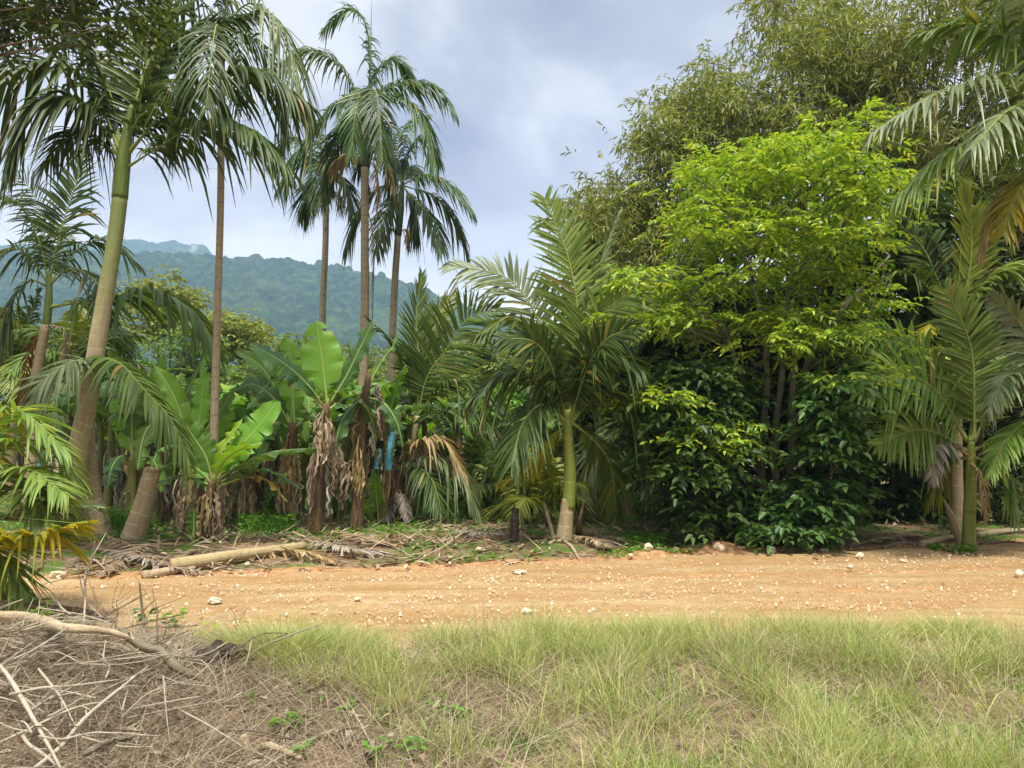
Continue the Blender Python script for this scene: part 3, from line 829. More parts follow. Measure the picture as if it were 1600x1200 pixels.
# palm in the left background
hero_palm('feather_palm', 'dark green palm at the left edge with upright fronds and rust coloured dead sheath', 'palm', 15.6,
          [(48, 830), (52, 640), (60, 570), (72, 508)], [.20, .13, .105, .09],
          [([(77, 440), (95, 360), (118, 290), (132, 240)], .85, dict(face=CAMF, droop=.2, m=dk, tip=.2, w=.06)),
           ([(75, 440), (60, 375), (25, 315), (-40, 300)], .75, dict(droop=.5, m=dk, tip=-.4)),
           ([(74, 442), (40, 395), (5, 395), (-40, 450)], .75, dict(droop=.6, m=dk, tip=-.8)),
           ([(78, 442), (115, 395), (165, 375), (215, 412)], .75, dict(droop=.55, m=dk, tip=.5)),
           ([(78, 445), (110, 420), (150, 440), (175, 500)], .7, dict(droop=.6, m=dk, tip=-.8)),
           ([(72, 446), (45, 440), (15, 480), (-5, 550)], .7, dict(droop=.6, m=dk, tip=-.5)),
           ([(78, 480), (150, 468), (240, 456), (300, 485), (336, 535)], 1.05, dict(droop=.75, m=md, tip=-.9, w=.11, n=50, rr=.03, broken=.02)),
           ([(75, 442), (68, 360), (50, 300), (15, 265)], .75, dict(face=(0, -1, -.2), droop=.3, m=dk, tip=.6)),
           ([(76, 442, 0), (82, 380, .8), (90, 350, 1.6), (100, 380, 2.4)], .7, dict(droop=.6, m=dk)),
           ([(72, 510), (48, 545), (34, 600), (30, 655)], .3, dict(droop=.4, m='rust', n=26, w=.05, name='dead_frond')),
           ([(74, 508), (100, 515), (108, 545), (104, 590)], .3, dict(droop=.6, m='dead', n=20, name='dead_frond'))],
          tmat='trunk_ring', shaft=([(72, 512), (76, 470), (77, 425)], [.085, .075, .045]), group='palms standing along the road')

# palm whose flared foot shows beside the leaning one
hero_palm('feather_palm', 'palm hidden by the leaning trunk, only its flared grey foot and two drooping fronds showing', 'palm', 13.2,
          [(158, 866), (146, 775), (138, 690), (140, 600), (146, 580)], [.25, .14, .11, .10, .09],
          [([(146, 582, 0), (158, 560, -.5), (190, 570, -.9), (228, 612, -1.1), (267, 655, -1.2), (294, 715, -1.3)], .66, dict(droop=.75, m=md, w=.07, n=54)),
           ([(146, 582, 0), (136, 562, -.5), (108, 568, -.9), (70, 592, -1.1), (36, 645, -1.2)], .58, dict(droop=.8, m=gy, w=.06, n=50)),
           ([(148, 560, 0), (160, 520, .6), (180, 520, 1.3), (200, 560, 1.9)], .6, dict(droop=.7, m=md))],
          tmat='trunk_ring', k=16, group='palms standing along the road')

# foreground palm cut by the left edge
hero_palm('young_palm', 'nearest palm cut by the left edge, lowest fronds turning yellow', 'palm', 7.4,
          [(-75, 990), (-72, 880), (-66, 790)], [.09, .075, .06],
          [([(-60, 760), (-15, 672), (35, 645), (105, 705)], .52, dict(droop=.4, m=lt, tip=-.3, w=.04, rr=.012)),
           ([(-60, 770), (0, 705), (60, 695), (128, 750)], .55, dict(droop=.45, m=lt, tip=.3, w=.04, rr=.012)),
           ([(-60, 790), (-5, 765), (40, 770), (100, 830)], .5, dict(droop=.35, m=md, tip=-.5, w=.04, rr=.012)),
           ([(-60, 795), (10, 812), (80, 790), (152, 792)], .42, dict(droop=.1, m=gy, tip=-.3, w=.042, rr=.012, a0=50, a1=16)),
           ([(-60, 800), (-5, 858), (55, 838), (124, 818)], .62, dict(droop=.2, m=yl, tip=-.9, w=.05, rr=.012, a0=50, a1=16, n=54)),
           ([(-60, 780), (0, 740), (50, 735), (105, 775)], .5, dict(droop=.4, m=lt, tip=-.6, w=.04, rr=.012)),
           ([(-60, 760), (-30, 690), (5, 650), (60, 660)], .5, dict(droop=.4, m=yl, tip=.4, w=.04, rr=.012)),
           ([(-60, 805), (-20, 848), (15, 885), (52, 945)], .42, dict(droop=.45, m=lt, tip=-.3, w=.038, rr=.012, a0=55, a1=16)),
           ([(-60, 805), (-30, 860), (0, 905), (18, 965)], .4, dict(droop=.4, m=ol, tip=.2, w=.036, rr=.012, a0=50, a1=16)),
           ([(-62, 770), (-70, 650), (-40, 590)], .5, dict(droop=.4, m=lt, tip=.3)),
           ([(-62, 780), (-110, 720), (-160, 720)], .5, dict(droop=.5, m=lt))],
          tmat='trunk_green', group='palms standing along the road')

# three tall thin palms
TL = dict(droop=.8, a0=66, a1=24, w=.055, n=58, broken=.03)
hero_palm('slender_palm', 'shortest of the three tall palms in the middle, pale lichened stem', 'palm', 22,
          [(503, 830), (504, 500), (508, 400), (510, 316)], [.15, .11, .095, .085],
          [([(512, 292), (497, 258), (470, 248), (436, 292)], .75, dict(TL, m=tl, tip=-.4)), ([(510, 290), (492, 280), (480, 300), (470, 335)], .7, dict(TL, m=tl, tip=.2)),
           ([(515, 290), (532, 275), (546, 300), (552, 330)], .7, dict(TL, m=tl, tip=-.3)), ([(510, 290), (502, 225), (480, 180), (452, 168)], .8, dict(TL, m=tl, tip=.4)),
           ([(512, 290), (520, 225), (542, 195), (565, 215)], .75, dict(TL, m=tl, tip=.4)), ([(512, 290), (490, 235), (455, 215), (430, 240)], .8, dict(TL, m=tl, tip=.8)),
           ([(512, 292, 0), (508, 260, -.8), (504, 270, -1.5), (500, 320, -1.9)], .7, dict(TL, m=tl)), ([(512, 292), (530, 250), (555, 245), (575, 290)], .7, dict(TL, m=tl, tip=.5)),
           ([(508, 308), (495, 302), (492, 325)], .4, dict(droop=.8, m='dead_tan', n=20, name='dead_frond')), ([(512, 308), (528, 302), (534, 326)], .4, dict(droop=.8, m='dead_tan', n=20, name='dead_frond'))],
          tmat='trunk_pale', shaft=([(510, 318), (511, 300), (512, 280)], [.10, .10, .05]), smat='crownshaft_dark', k=10, group='tall thin palms')
hero_palm('slender_palm', 'tallest palm of the three, dark crownshaft above a collar of dry tan fronds', 'palm', 19.5,
          [(560, 830), (566, 640), (570, 500), (570, 380), (570, 255)], [.17, .13, .115, .105, .10],
          [([(573, 162), (561, 148), (524, 97), (480, 78), (440, 96)], .72, dict(TL, m=tl, tip=-.4)), ([(574, 155), (579, 100), (572, 40), (545, 12), (506, 46)], .7, dict(TL, m=tl, tip=.3, droop=.7)),
           ([(576, 155), (592, 108), (620, 95), (650, 130)], .68, dict(TL, m=tl, tip=.8)), ([(577, 157), (592, 142), (630, 130), (680, 135), (710, 172)], .68, dict(TL, m=tl, tip=-.4)),
           ([(577, 160), (598, 150), (635, 155), (665, 190), (682, 262)], .7, dict(TL, m=tl, tip=-.8)), ([(572, 163), (555, 152), (524, 162), (488, 208), (446, 258)], .72, dict(TL, m=tl, tip=-.7)),
           ([(572, 165), (552, 175), (525, 220), (505, 290)], .7, dict(TL, m=tl, tip=.5)), ([(576, 165), (597, 185), (612, 240), (618, 305)], .7, dict(TL, m=tl, tip=.4)),
           ([(575, 160, 0), (585, 140, -.9), (592, 170, -1.6), (598, 250, -1.9)], .68, dict(TL, m=tl)), ([(574, 162, 0), (560, 150, 1), (548, 180, 1.8), (540, 250, 2.1)], .68, dict(TL, m=tl)),
           ([(574, 160, 0), (566, 140, -.9), (556, 175, -1.6), (548, 240, -1.8)], .66, dict(TL, m=tl)),
           ([(571, 252), (552, 242), (532, 250), (518, 272)], .45, dict(droop=.7, m='dead_tan', n=28, name='dead_frond')), ([(574, 252), (595, 246), (610, 265), (618, 295)], .45, dict(droop=.8, m='dead_tan', n=28, name='dead_frond')),
           ([(572, 256), (585, 258), (592, 290), (590, 325)], .4, dict(droop=.6, m='dead_tan', n=24, name='dead_frond')),
           ([(571, 318), (582, 360), (584, 430), (582, 505)], .35, dict(droop=.5, m='dead_grey', a0=30, a1=15, n=30, w=.025, name='dead_frond'))],
          tmat='trunk_slim', shaft=([(570, 262), (571, 220), (574, 160)], [.105, .115, .05]), smat='crownshaft_dark', spear=[(575, 160), (579, 70), (581, -2)], k=12, group='tall thin palms')
hero_palm('slender_palm', 'right one of the three tall palms, stem spotted with small clinging plants', 'palm', 21,
          [(608, 830), (611, 590), (616, 460), (622, 365)], [.15, .115, .10, .09],
          [([(630, 288), (665, 275), (705, 290), (738, 328)], .72, dict(TL, m=tl, tip=-.4)), ([(630, 290), (680, 308), (712, 345), (730, 392)], .7, dict(TL, m=tl, tip=.4)),
           ([(628, 290), (655, 318), (680, 350), (690, 392)], .7, dict(TL, m=tl, tip=-.9)), ([(626, 290), (600, 290), (562, 328), (538, 388)], .75, dict(TL, m=tl, tip=-.3)),
           ([(627, 286), (610, 245), (580, 232), (556, 270)], .7, dict(TL, m=tl, tip=.6)), ([(630, 286), (640, 235), (662, 215), (688, 252)], .7, dict(TL, m=tl, tip=.5)),
           ([(626, 290), (612, 310), (596, 350), (588, 395)], .65, dict(TL, m=tl, tip=-.8)), ([(630, 290), (645, 320), (655, 370)], .65, dict(TL, m=tl, tip=.2)),
           ([(628, 288), (622, 225), (640, 190), (668, 180)], .7, dict(TL, m=tl, tip=.8)), ([(628, 288, 0), (640, 260, 1), (655, 280, 1.9)], .7, dict(TL, m=tl)),
           ([(620, 362), (608, 358), (600, 385)], .35, dict(droop=.7, m='dead_tan', n=20, name='dead_frond')), ([(624, 362), (636, 360), (640, 385)], .35, dict(droop=.7, m='dead_tan', n=18, name='dead_frond'))],
          tmat='trunk_pale', shaft=([(622, 368), (625, 330), (629, 285)], [.10, .11, .05]), smat='crownshaft_dark', k=12, group='tall thin palms')

# palm between the bananas and the road
BR = dict(w=.05, n=50, broken=.03)
hero_palm('feather_palm', 'dark feathery palm right of the bananas, broad frond fanning over the distant hill', 'palm', 16.6,
          [(640, 812), (642, 740), (648, 680), (652, 650)], [.15, .10, .075, .06],
          [([(652, 650), (668, 588), (698, 545), (730, 498), (778, 482)], 1.15, dict(BR, face=(0, -1, .1), droop=.14, m=md, tip=-.4, a1=38, n=60, w=.06)),
           ([(652, 650), (655, 570), (650, 500), (658, 432)], .8, dict(BR, face=(.5, -1, 0), droop=.1, m=md, tip=.3, a0=45, a1=14)),
           ([(652, 650), (660, 570), (680, 500), (708, 462)], .85, dict(BR, face=(.3, -1, 0), droop=.1, m=ol, tip=.8, a0=50, a1=16)),
           ([(650, 650), (628, 575), (604, 528), (574, 497)], .45, dict(BR, droop=.2, m=dk, tip=-.3, a0=40, a1=16)),
           ([(652, 650), (690, 605), (735, 600), (790, 640)], .8, dict(BR, droop=.5, m=dk, tip=-.5)), ([(648, 650), (612, 612), (580, 612), (548, 650)], .7, dict(BR, droop=.5, m=dk, tip=.3)),
           ([(654, 660), (700, 640), (745, 648), (800, 700)], .75, dict(BR, droop=.5, m=dk, tip=-.8)), ([(648, 660), (620, 650), (590, 680), (575, 730)], .7, dict(BR, droop=.5, m=dk, tip=-.8)),
           ([(652, 655), (650, 610), (640, 560), (618, 530)], .7, dict(BR, droop=.3, m=dk, tip=.6))],
          tmat='trunk_ring', shaft=([(648, 690), (652, 640)], [.07, .04]), group='palms standing along the road')
hero_palm('young_palm', 'low squat palm with a skirt of dry leaf bases, right of the banana stems', 'palm', 16.0,
          [(618, 808), (620, 770), (624, 735)], [.22, .17, .12],
          [([(624, 740), (640, 700), (690, 685), (728, 745)], .55, dict(BR, droop=.6, m='dead_tan', tip=-.5)), ([(624, 742), (660, 715), (715, 730), (748, 800)], .65, dict(BR, droop=.7, m=gy, tip=-.6)),
           ([(622, 740), (600, 705), (575, 710), (550, 758)], .6, dict(BR, droop=.6, m=dk, tip=-.5)), ([(624, 740), (632, 690), (650, 660), (690, 650)], .65, dict(BR, droop=.4, m=dk, tip=.2)),
           ([(622, 740), (610, 690), (585, 660), (560, 655)], .6, dict(BR, droop=.4, m=dk, tip=.4)), ([(624, 742), (650, 730), (675, 750), (690, 800)], .6, dict(BR, droop=.6, m=dk, tip=-1)),
           ([(620, 765), (598, 770), (588, 795), (585, 812)], .2, dict(droop=.5, m='dead', n=20, name='dead_frond')), ([(626, 765), (645, 772), (655, 795), (660, 812)], .2, dict(droop=.5, m='dead', n=20, name='dead_frond')),
           ([(622, 765, -.1), (612, 785, -.3), (606, 812, -.5)], .2, dict(droop=.5, m='dead_grey', n=20, name='dead_frond')), ([(624, 765, -.1), (632, 785, -.3), (636, 812, -.5)], .2, dict(droop=.5, m='dead_grey', n=20, name='dead_frond'))],
          tmat='pseudostem', group='palms standing along the road')

# the central palm
CP = dict(w=.06, n=54, broken=.05, rr=.024)
hero_palm('king_palm', 'palm in the centre with smooth green stem, long upright frond against the sky', 'palm', 12.7,
          [(880, 856), (884, 815), (888, 780)], [.145, .12, .105],
          [([(890, 650), (904, 520), (890, 410), (852, 312)], .98, dict(CP, face=(.15, -1, .1), droop=.16, m=lt, tip=.2, a0=66, a1=36, n=62, w=.07)),
           ([(882, 650), (855, 535), (800, 440), (706, 414)], .85, dict(CP, droop=.25, m=gy, tip=.3, n=62, face=(0, -1, .6))),
           ([(882, 655), (846, 545), (805, 498), (752, 520)], .75, dict(CP, droop=.45, m=md, tip=-.7)),
           ([(894, 650), (916, 530), (955, 478), (1038, 424)], .8, dict(CP, droop=.22, m=lt, tip=-.3, face=(.2, -1, .5))),
           ([(895, 650), (918, 585), (955, 552), (1000, 578)], .75, dict(CP, droop=.6, m=dk, tip=-.8)),
           ([(880, 658), (842, 600), (795, 580), (742, 618)], .75, dict(CP, droop=.6, m=dk, tip=-.4)),
           ([(892, 660), (932, 622), (975, 625), (1008, 685)], .66, dict(CP, droop=.5, m=dk, tip=-.4)),
           ([(884, 658), (850, 632), (818, 660), (800, 722)], .7, dict(CP, droop=.65, m=dk, tip=-.9)),
           ([(886, 660), (862, 690), (830, 735), (786, 752)], .5, dict(CP, droop=.35, m=yl, tip=.4)),
           ([(898, 650), (920, 490), (942, 400), (966, 335)], .5, dict(CP, face=(.8, -1, 0), droop=.15, m=gy, tip=.4, a0=40, a1=14)),
           ([(890, 650, 0), (893, 560, .8), (905, 510, 1.6), (925, 520, 2.6)], .75, dict(CP, droop=.4, m=md)),
           ([(892, 655, 0), (918, 575, -.4), (948, 530, -.8), (992, 512, -1.0)], .72, dict(CP, droop=.3, m=dk, face=(0, -1, .8))),
           ([(884, 655, 0), (862, 575, -.4), (835, 535, -.8), (786, 528, -1.0)], .72, dict(CP, droop=.3, m=dk, face=(0, -1, .8))),
           ([(894, 660), (930, 690), (955, 730), (962, 800)], .6, dict(CP, droop=.6, m=md, tip=.6))],
          tmat='trunk_ring', shaft=([(888, 795), (891, 740), (888, 690), (887, 640)], [.112, .102, .088, .055]), smat='trunk_green', k=16, group='palms standing along the road')
hero_palm('king_palm', 'second green stemmed palm behind and right of the central one', 'palm', 16.2,
          [(980, 822), (979, 790), (979, 760)], [.14, .11, .095],
          [([(979, 700), (952, 672), (925, 700), (908, 775)], .7, dict(CP, droop=.7, m=gy, tip=-.5)), ([(980, 700), (1005, 675), (1020, 705), (1025, 775)], .65, dict(CP, droop=.7, m=gy, tip=-.5)),
           ([(979, 695), (1000, 600), (1030, 545), (1080, 530)], .75, dict(CP, droop=.4, m=md, tip=.5)), ([(978, 695), (955, 600), (930, 550), (890, 545)], .75, dict(CP, droop=.4, m=md, tip=.5)),
           ([(979, 695), (985, 600), (1000, 530), (1030, 480)], .75, dict(CP, droop=.3, m=dk, tip=.3)), ([(979, 700, 0), (970, 660, -.7), (962, 680, -1.3), (955, 750, -1.7)], .65, dict(CP, droop=.7, m=md)),
           ([(980, 700), (1020, 660), (1060, 665), (1090, 720)], .7, dict(CP, droop=.6, m=dk, tip=.2))],
          tmat='trunk_ring', shaft=([(979, 768), (978, 720), (979, 685)], [.098, .088, .05]), smat='trunk_green', group='palms standing along the road')

# palms at the right
RP = dict(w=.06, n=56, broken=.04, rr=.024)
hero_palm('king_palm', 'lush palm at the right roadside with broad light green fronds and a yellow green stem', 'palm', 12.7,
          [(1513, 858), (1514, 825), (1515, 790)], [.115, .10, .092],
          [([(1522, 690), (1521, 575), (1508, 515), (1476, 452)], .92, dict(RP, face=(0, -1, .15), droop=.16, m=lt, tip=-.2, a0=70, a1=34, n=64, w=.075)),
           ([(1510, 690), (1468, 618), (1412, 585), (1338, 612)], .88, dict(RP, droop=.2, m=lt, tip=-.9, face=(0, -1, .4), w=.075)),
           ([(1512, 690), (1450, 570), (1395, 525), (1318, 522)], .66, dict(RP, droop=.25, m=lt, tip=-.4, face=(0, -1, .5))),
           ([(1510, 705), (1472, 680), (1430, 672), (1372, 695)], .7, dict(RP, droop=.25, m=lt, tip=-.7, face=(0, -1, .4))),
           ([(1512, 712), (1485, 692), (1464, 700), (1456, 752)], .3, dict(RP, droop=.8, m='dead_grey', tip=-.7, n=34, name='dead_frond')),
           ([(1522, 690), (1556, 620), (1600, 585), (1680, 590)], .75, dict(RP, droop=.4, m=md, tip=-.4)),
           ([(1518, 705), (1570, 682), (1620, 695), (1670, 750)], .6, dict(RP, droop=.5, m=lt, tip=-.7)),
           ([(1518, 690), (1548, 590), (1590, 540), (1650, 520)], .75, dict(RP, droop=.35, m=gy, tip=.3)),
           ([(1520, 715), (1548, 722), (1575, 750), (1590, 805)], .45, dict(RP, droop=.5, m=lt, tip=-.4)),
           ([(1512, 715), (1492, 720), (1472, 745), (1450, 790)], .4, dict(RP, droop=.5, m=ol, tip=.4)),
           ([(1518, 725, -.1), (1532, 740, -.3), (1540, 775, -.4), (1540, 815, -.4)], .2, dict(RP, droop=.6, m='dead_tan', n=18, w=.022, a0=40, a1=12, name='dead_frond')),
           ([(1516, 690, 0), (1520, 600, .9), (1530, 570, 1.8), (1545, 600, 2.7)], .75, dict(RP, droop=.5, m=md))],
          tmat='trunk_green', shaft=([(1515, 800), (1517, 745), (1517, 690)], [.098, .09, .055]), smat='trunk_green', spear=[(1521, 690), (1532, 600), (1537, 520)], k=16, group='palms standing along the road')
hero_palm('king_palm', 'palm beyond the right edge, pale tipped fronds and dry brown ones hanging into view', 'palm', 10.4,
          [(1690, 900), (1685, 600), (1672, 260)], [.18, .15, .13],
          [([(1665, 200), (1560, 128), (1470, 145), (1366, 205)], .72, dict(RP, droop=.75, m=gy, tip=-.5)), ([(1668, 200), (1640, 165), (1580, 170), (1520, 230)], .7, dict(RP, droop=.75, m=gy, tip=-1.0)),
           ([(1668, 215), (1590, 225), (1500, 228), (1404, 305)], .65, dict(RP, droop=.8, m=lt, tip=-.2)), ([(1668, 190), (1600, 80), (1520, 38), (1432, 55)], .75, dict(RP, droop=.6, m=md, tip=.4)),
           ([(1668, 190), (1630, 70), (1570, 0), (1500, -40)], .75, dict(RP, droop=.6, m=md, tip=.2)), ([(1668, 190), (1640, 60), (1600, -20), (1560, -80)], .7, dict(RP, droop=.5, m=gy, tip=-.6)),
           ([(1668, 235), (1620, 265), (1585, 310), (1570, 360)], .55, dict(RP, droop=.5, m=yl, tip=-.4)), ([(1668, 240), (1600, 285), (1555, 320), (1528, 400)], .3, dict(RP, droop=.7, m='dead_tan', tip=.2, name='dead_frond')),
           ([(1668, 245), (1640, 280), (1622, 340), (1612, 430)], .3, dict(RP, droop=.7, m='dead', tip=-.3, name='dead_frond'))],
          tmat='trunk_ring', shaft=([(1672, 270), (1668, 180)], [.13, .08]), group='palms standing along the road')
hero_palm('feather_palm', 'palm behind the right roadside one, stiff yellow olive frond standing upright', 'palm', 14.6,
          [(1496, 850), (1495, 700), (1494, 560)], [.12, .095, .085],
          [([(1496, 500), (1514, 430), (1518, 360), (1506, 292)], .62, dict(RP, face=(-.35, -1, 0), droop=.05, m=ol, tip=-.3, a0=48, a1=14, w=.075)),
           ([(1492, 505), (1462, 430), (1440, 385), (1390, 335)], .8, dict(RP, face=(0, -1, .4), droop=.3, m=dk, tip=.2)),
           ([(1490, 510), (1450, 450), (1410, 425), (1362, 450)], .75, dict(RP, droop=.5, m=dk, tip=-.4)), ([(1496, 505), (1540, 440), (1585, 418), (1640, 450)], .7, dict(RP, droop=.5, m=lt, tip=-.4)),
           ([(1495, 505), (1530, 400), (1570, 350), (1630, 330)], .7, dict(RP, droop=.4, m=dk, tip=.6)), ([(1492, 510), (1460, 480), (1430, 490), (1395, 545)], .7, dict(RP, droop=.5, m=dk, tip=.3)),
           ([(1494, 505), (1470, 400), (1430, 330), (1375, 305)], .8, dict(RP, droop=.3, m=dk, tip=.9)),
           ([(1494, 510), (1480, 500), (1460, 505), (1440, 530)], .4, dict(RP, droop=.4, m=yl, tip=-.6, n=30))],
          tmat='trunk_ring', shaft=([(1494, 565), (1495, 500)], [.10, .06]), group='palms standing along the road')
hero_palm('feather_palm', 'palm at the right edge showing only a silvery frond at mid height', 'palm', 11.6,
          [(1650, 880), (1645, 760), (1640, 650)], [.14, .12, .10],
          [([(1636, 640), (1618, 560), (1590, 500), (1548, 462)], .55, dict(RP, face=(-.3, -1, .3), droop=.3, m=gy, tip=-.2)), ([(1636, 645), (1600, 590), (1570, 590), (1545, 640)], .5, dict(RP, droop=.6, m=gy, tip=-.5)),
           ([(1636, 640), (1660, 540), (1700, 500)], .6, dict(RP, droop=.4, m=md)), ([(1636, 650), (1600, 660), (1565, 700), (1550, 740)], .4, dict(RP, droop=.6, m=lt, tip=-.4)),
           ([(1636, 650), (1615, 690), (1605, 740), (1602, 800)], .25, dict(RP, droop=.7, m='dead_tan', n=24, w=.03, name='dead_frond'))],
          tmat='trunk_green', shaft=([(1640, 660), (1637, 630)], [.10, .05]), group='palms standing along the road')

# ------------------------------------------------------------------ bananas
def banana(label, D, stem, rads, lvs, dry=0, smat='pseudostem', group='banana plants', seed=0, dryrange=(.35, 1.0), dl=(.7, 1.3)):
    tp = pp(stem, D); f = A([tp[0][0], tp[0][1], float(gz(tp[0][0], tp[0][1]))]); tp[0] = f - A([0, 0, .06])
    r = thing('banana_plant', f, label, 'banana plant', group)
    trunk_part(tp, rads, smat, r, 'stem', k=12, n=16, rough=.12)
    for pts, w, o in lvs:
        o = dict(o); m = o.pop('m', 'banana')
        if 'tip' in o:
            d = o.pop('tip'); pts = [(p[0], p[1], d * (i / (len(pts) - 1))) for i, p in enumerate(pts)]
        banana_leaf(pp(pts, D), w, mats=(m, 'midrib'), parent=r, **o)
    c = curve(tp, 20)
    for i in range(dry):
        t = random.uniform(*dryrange); p = c[int(t * 19)]
        ln = min(random.uniform(*dl), max(.35, p[2] - f[2] - .05))
        dry_leaf(p, ln, random.uniform(.14, .3), i * 2.4 + random.uniform(-.4, .4), r, random.choice(['dead', 'dead', 'dead_grey', 'dead_tan']), out=random.uniform(.1, .35))
    return r


banana('young banana plant behind the fallen log with large fresh upright leaves', 12.5, [(316, 862), (322, 810), (332, 752)], [.12, .10, .07],
       [([(335, 755), (368, 705), (402, 668), (434, 626)], .60, dict(face=(-.3, -1, .5), m='banana_bright', tears=4, fold=.2, droop_edge=.05)),
        ([(333, 750), (346, 705), (362, 682), (379, 654)], .22, dict(face=(-.5, -1, .3), m='banana_lime', tears=0, fold=.5)),
        ([(332, 752), (322, 715), (304, 685), (284, 655)], .50, dict(face=(.2, -1, .5), m='banana', tears=5, fold=.15, tip=-.2)),
        ([(335, 752), (372, 728), (425, 706), (497, 700)], .36, dict(m='banana_dark', tip=-.5, droop_edge=.35, fold=.1)),
        ([(336, 756), (385, 735), (430, 738), (472, 764)], .30, dict(m='banana_dark', tip=-.2, droop_edge=.4)),
        ([(331, 754), (305, 732), (275, 722), (246, 735)], .32, dict(m='banana', tip=-.4, droop_edge=.3, fold=.1)),
        ([(331, 758), (300, 748), (270, 744), (243, 760)], .30, dict(m='banana_dark', tip=-.6, droop_edge=.35)),
        ([(338, 760), (385, 745), (420, 752), (449, 784)], .16, dict(m='banana_yellow', tip=-.3, droop_edge=.3)),
        ([(333, 755), (350, 720), (380, 700), (410, 690)], .42, dict(m='banana_bright', tip=-.7, fold=.2, droop_edge=.15))],
       dry=9, dl=(.4, .9), dryrange=(.5, 1))
banana('small banana sucker with a single paddle leaf beside the fallen log', 12.3, [(300, 856), (302, 838)], [.03, .02],
       [([(302, 840), (303, 822), (303, 795)], .26, dict(face=(0, -1, .1), m='banana', tears=0, fold=.1, droop_edge=0)), ([(302, 842), (285, 832), (262, 826), (240, 836)], .18, dict(m='banana_dark', droop_edge=.3))], smat='pseudostem_green')
banana('banana plant behind the cut stump with a folded pale leaf standing upright', 14.6, [(262, 846), (256, 760), (252, 670)], [.14, .12, .09],
       [([(250, 675), (246, 625), (246, 585), (256, 552)], .46, dict(face=(.1, -1, .1), m='banana_bright', tears=4, fold=-.5, droop_edge=-.1)),
        ([(256, 670), (285, 625), (303, 590), (318, 556)], .38, dict(face=(-.6, -1, .4), m='banana', fold=.35, tears=1)),
        ([(258, 675), (290, 650), (315, 622), (335, 594)], .5, dict(face=(-.2, -1, .8), m='banana', tip=-.4, fold=.2)),
        ([(246, 675), (222, 620), (200, 585), (166, 545)], .34, dict(face=(.4, -1, .4), m='banana_bright', fold=.4)),
        ([(246, 680), (215, 650), (190, 640), (165, 660)], .4, dict(m='banana_dark', tip=-.5, droop_edge=.3)), ([(258, 680), (290, 672), (310, 685), (325, 720)], .4, dict(m='banana_dark', tip=-.6, droop_edge=.3)),
        ([(250, 680), (235, 665), (222, 690), (215, 735)], .36, dict(m='banana', tip=-.7, droop_edge=.3)), ([(254, 680), (280, 690), (275, 720), (265, 760)], .36, dict(m='banana_dark', tip=-.3, droop_edge=.3)),
        ([(252, 670, 0), (255, 630, .6), (262, 625, 1.2), (270, 660, 1.8)], .4, dict(m='banana', droop_edge=.2))], dry=7)
banana('banana plant with the tallest glowing upright leaf, dry skirt round its dark stem', 13.7, [(490, 842), (496, 760), (506, 690), (510, 630)], [.14, .115, .09, .07],
       [([(512, 640), (508, 600), (502, 555), (494, 500)], .74, dict(face=(.15, -1, .15), m='banana_bright', tears=4, fold=.16, droop_edge=.06, wave=.03, petiole=.18)),
        ([(515, 630), (540, 590), (562, 545), (584, 500)], .48, dict(face=(-.5, -1, .4), m='banana_dark', tears=1, fold=.3)),
        ([(506, 635), (480, 600), (440, 565), (386, 535)], .55, dict(face=(-.4, -.8, 1), m='banana_dark', tip=-.7, fold=.1, droop_edge=.3)),
        ([(506, 640), (470, 600), (430, 590), (385, 640)], .45, dict(m='banana_dark', tip=-.5, droop_edge=.3)),
        ([(512, 640), (545, 620), (575, 640), (590, 690)], .42, dict(m='banana_dark', tip=.4, droop_edge=.3)),
        ([(512, 630, 0), (516, 570, .6), (525, 560, 1.2), (536, 590, 1.8)], .5, dict(m='banana', droop_edge=.2))], dry=10, dl=(.5, 1.1), dryrange=(.45, 1))
banana('banana plant left of the tallest leaf, dark drooping leaves over brown rags', 14.7, [(448, 838), (452, 740), (458, 660)], [.15, .13, .09],
       [([(460, 665), (458, 620), (455, 570), (447, 526)], .55, dict(face=(0, -1, .1), m='banana_bright', tears=4, fold=.15, droop_edge=.03)),
        ([(456, 665), (432, 610), (405, 570), (366, 546)], .42, dict(face=(.3, -1, .6), m='banana', fold=.3)),
        ([(456, 668), (430, 625), (395, 600), (364, 612)], .46, dict(face=(.2, -1, .8), m='banana_dark', tip=-.4, droop_edge=.2)),
        ([(458, 608), (456, 640), (453, 665), (450, 696)], .55, dict(face=(0, -1, .15), m='banana', tears=1, fold=-.1, droop_edge=.03)),
        ([(460, 668), (490, 650), (505, 680), (512, 730)], .4, dict(m='banana_dark', tip=-.5, droop_edge=.3)), ([(455, 670), (430, 660), (410, 690), (398, 735)], .4, dict(m='banana', tip=-.7, droop_edge=.3))], dry=9)
banana('banana plant with a curled brown rag at its top, right of the tallest leaf', 14.2, [(556, 824), (562, 740), (568, 650), (576, 585)], [.13, .11, .09, .06],
       [([(576, 600), (600, 560), (615, 540), (620, 520)], .25, dict(m='banana', tip=.3)), ([(572, 620), (545, 640), (530, 670), (520, 720)], .4, dict(m='banana_dark', tip=-.5, droop_edge=.3)),
        ([(574, 620), (600, 630), (620, 660), (630, 700)], .42, dict(m='banana_dark', tip=-.3, droop_edge=.3)), ([(570, 625, 0), (585, 600, .6), (600, 605, 1.1), (615, 640, 1.6)], .4, dict(m='banana'))], dry=11, dl=(.4, .9), dryrange=(.4, 1))

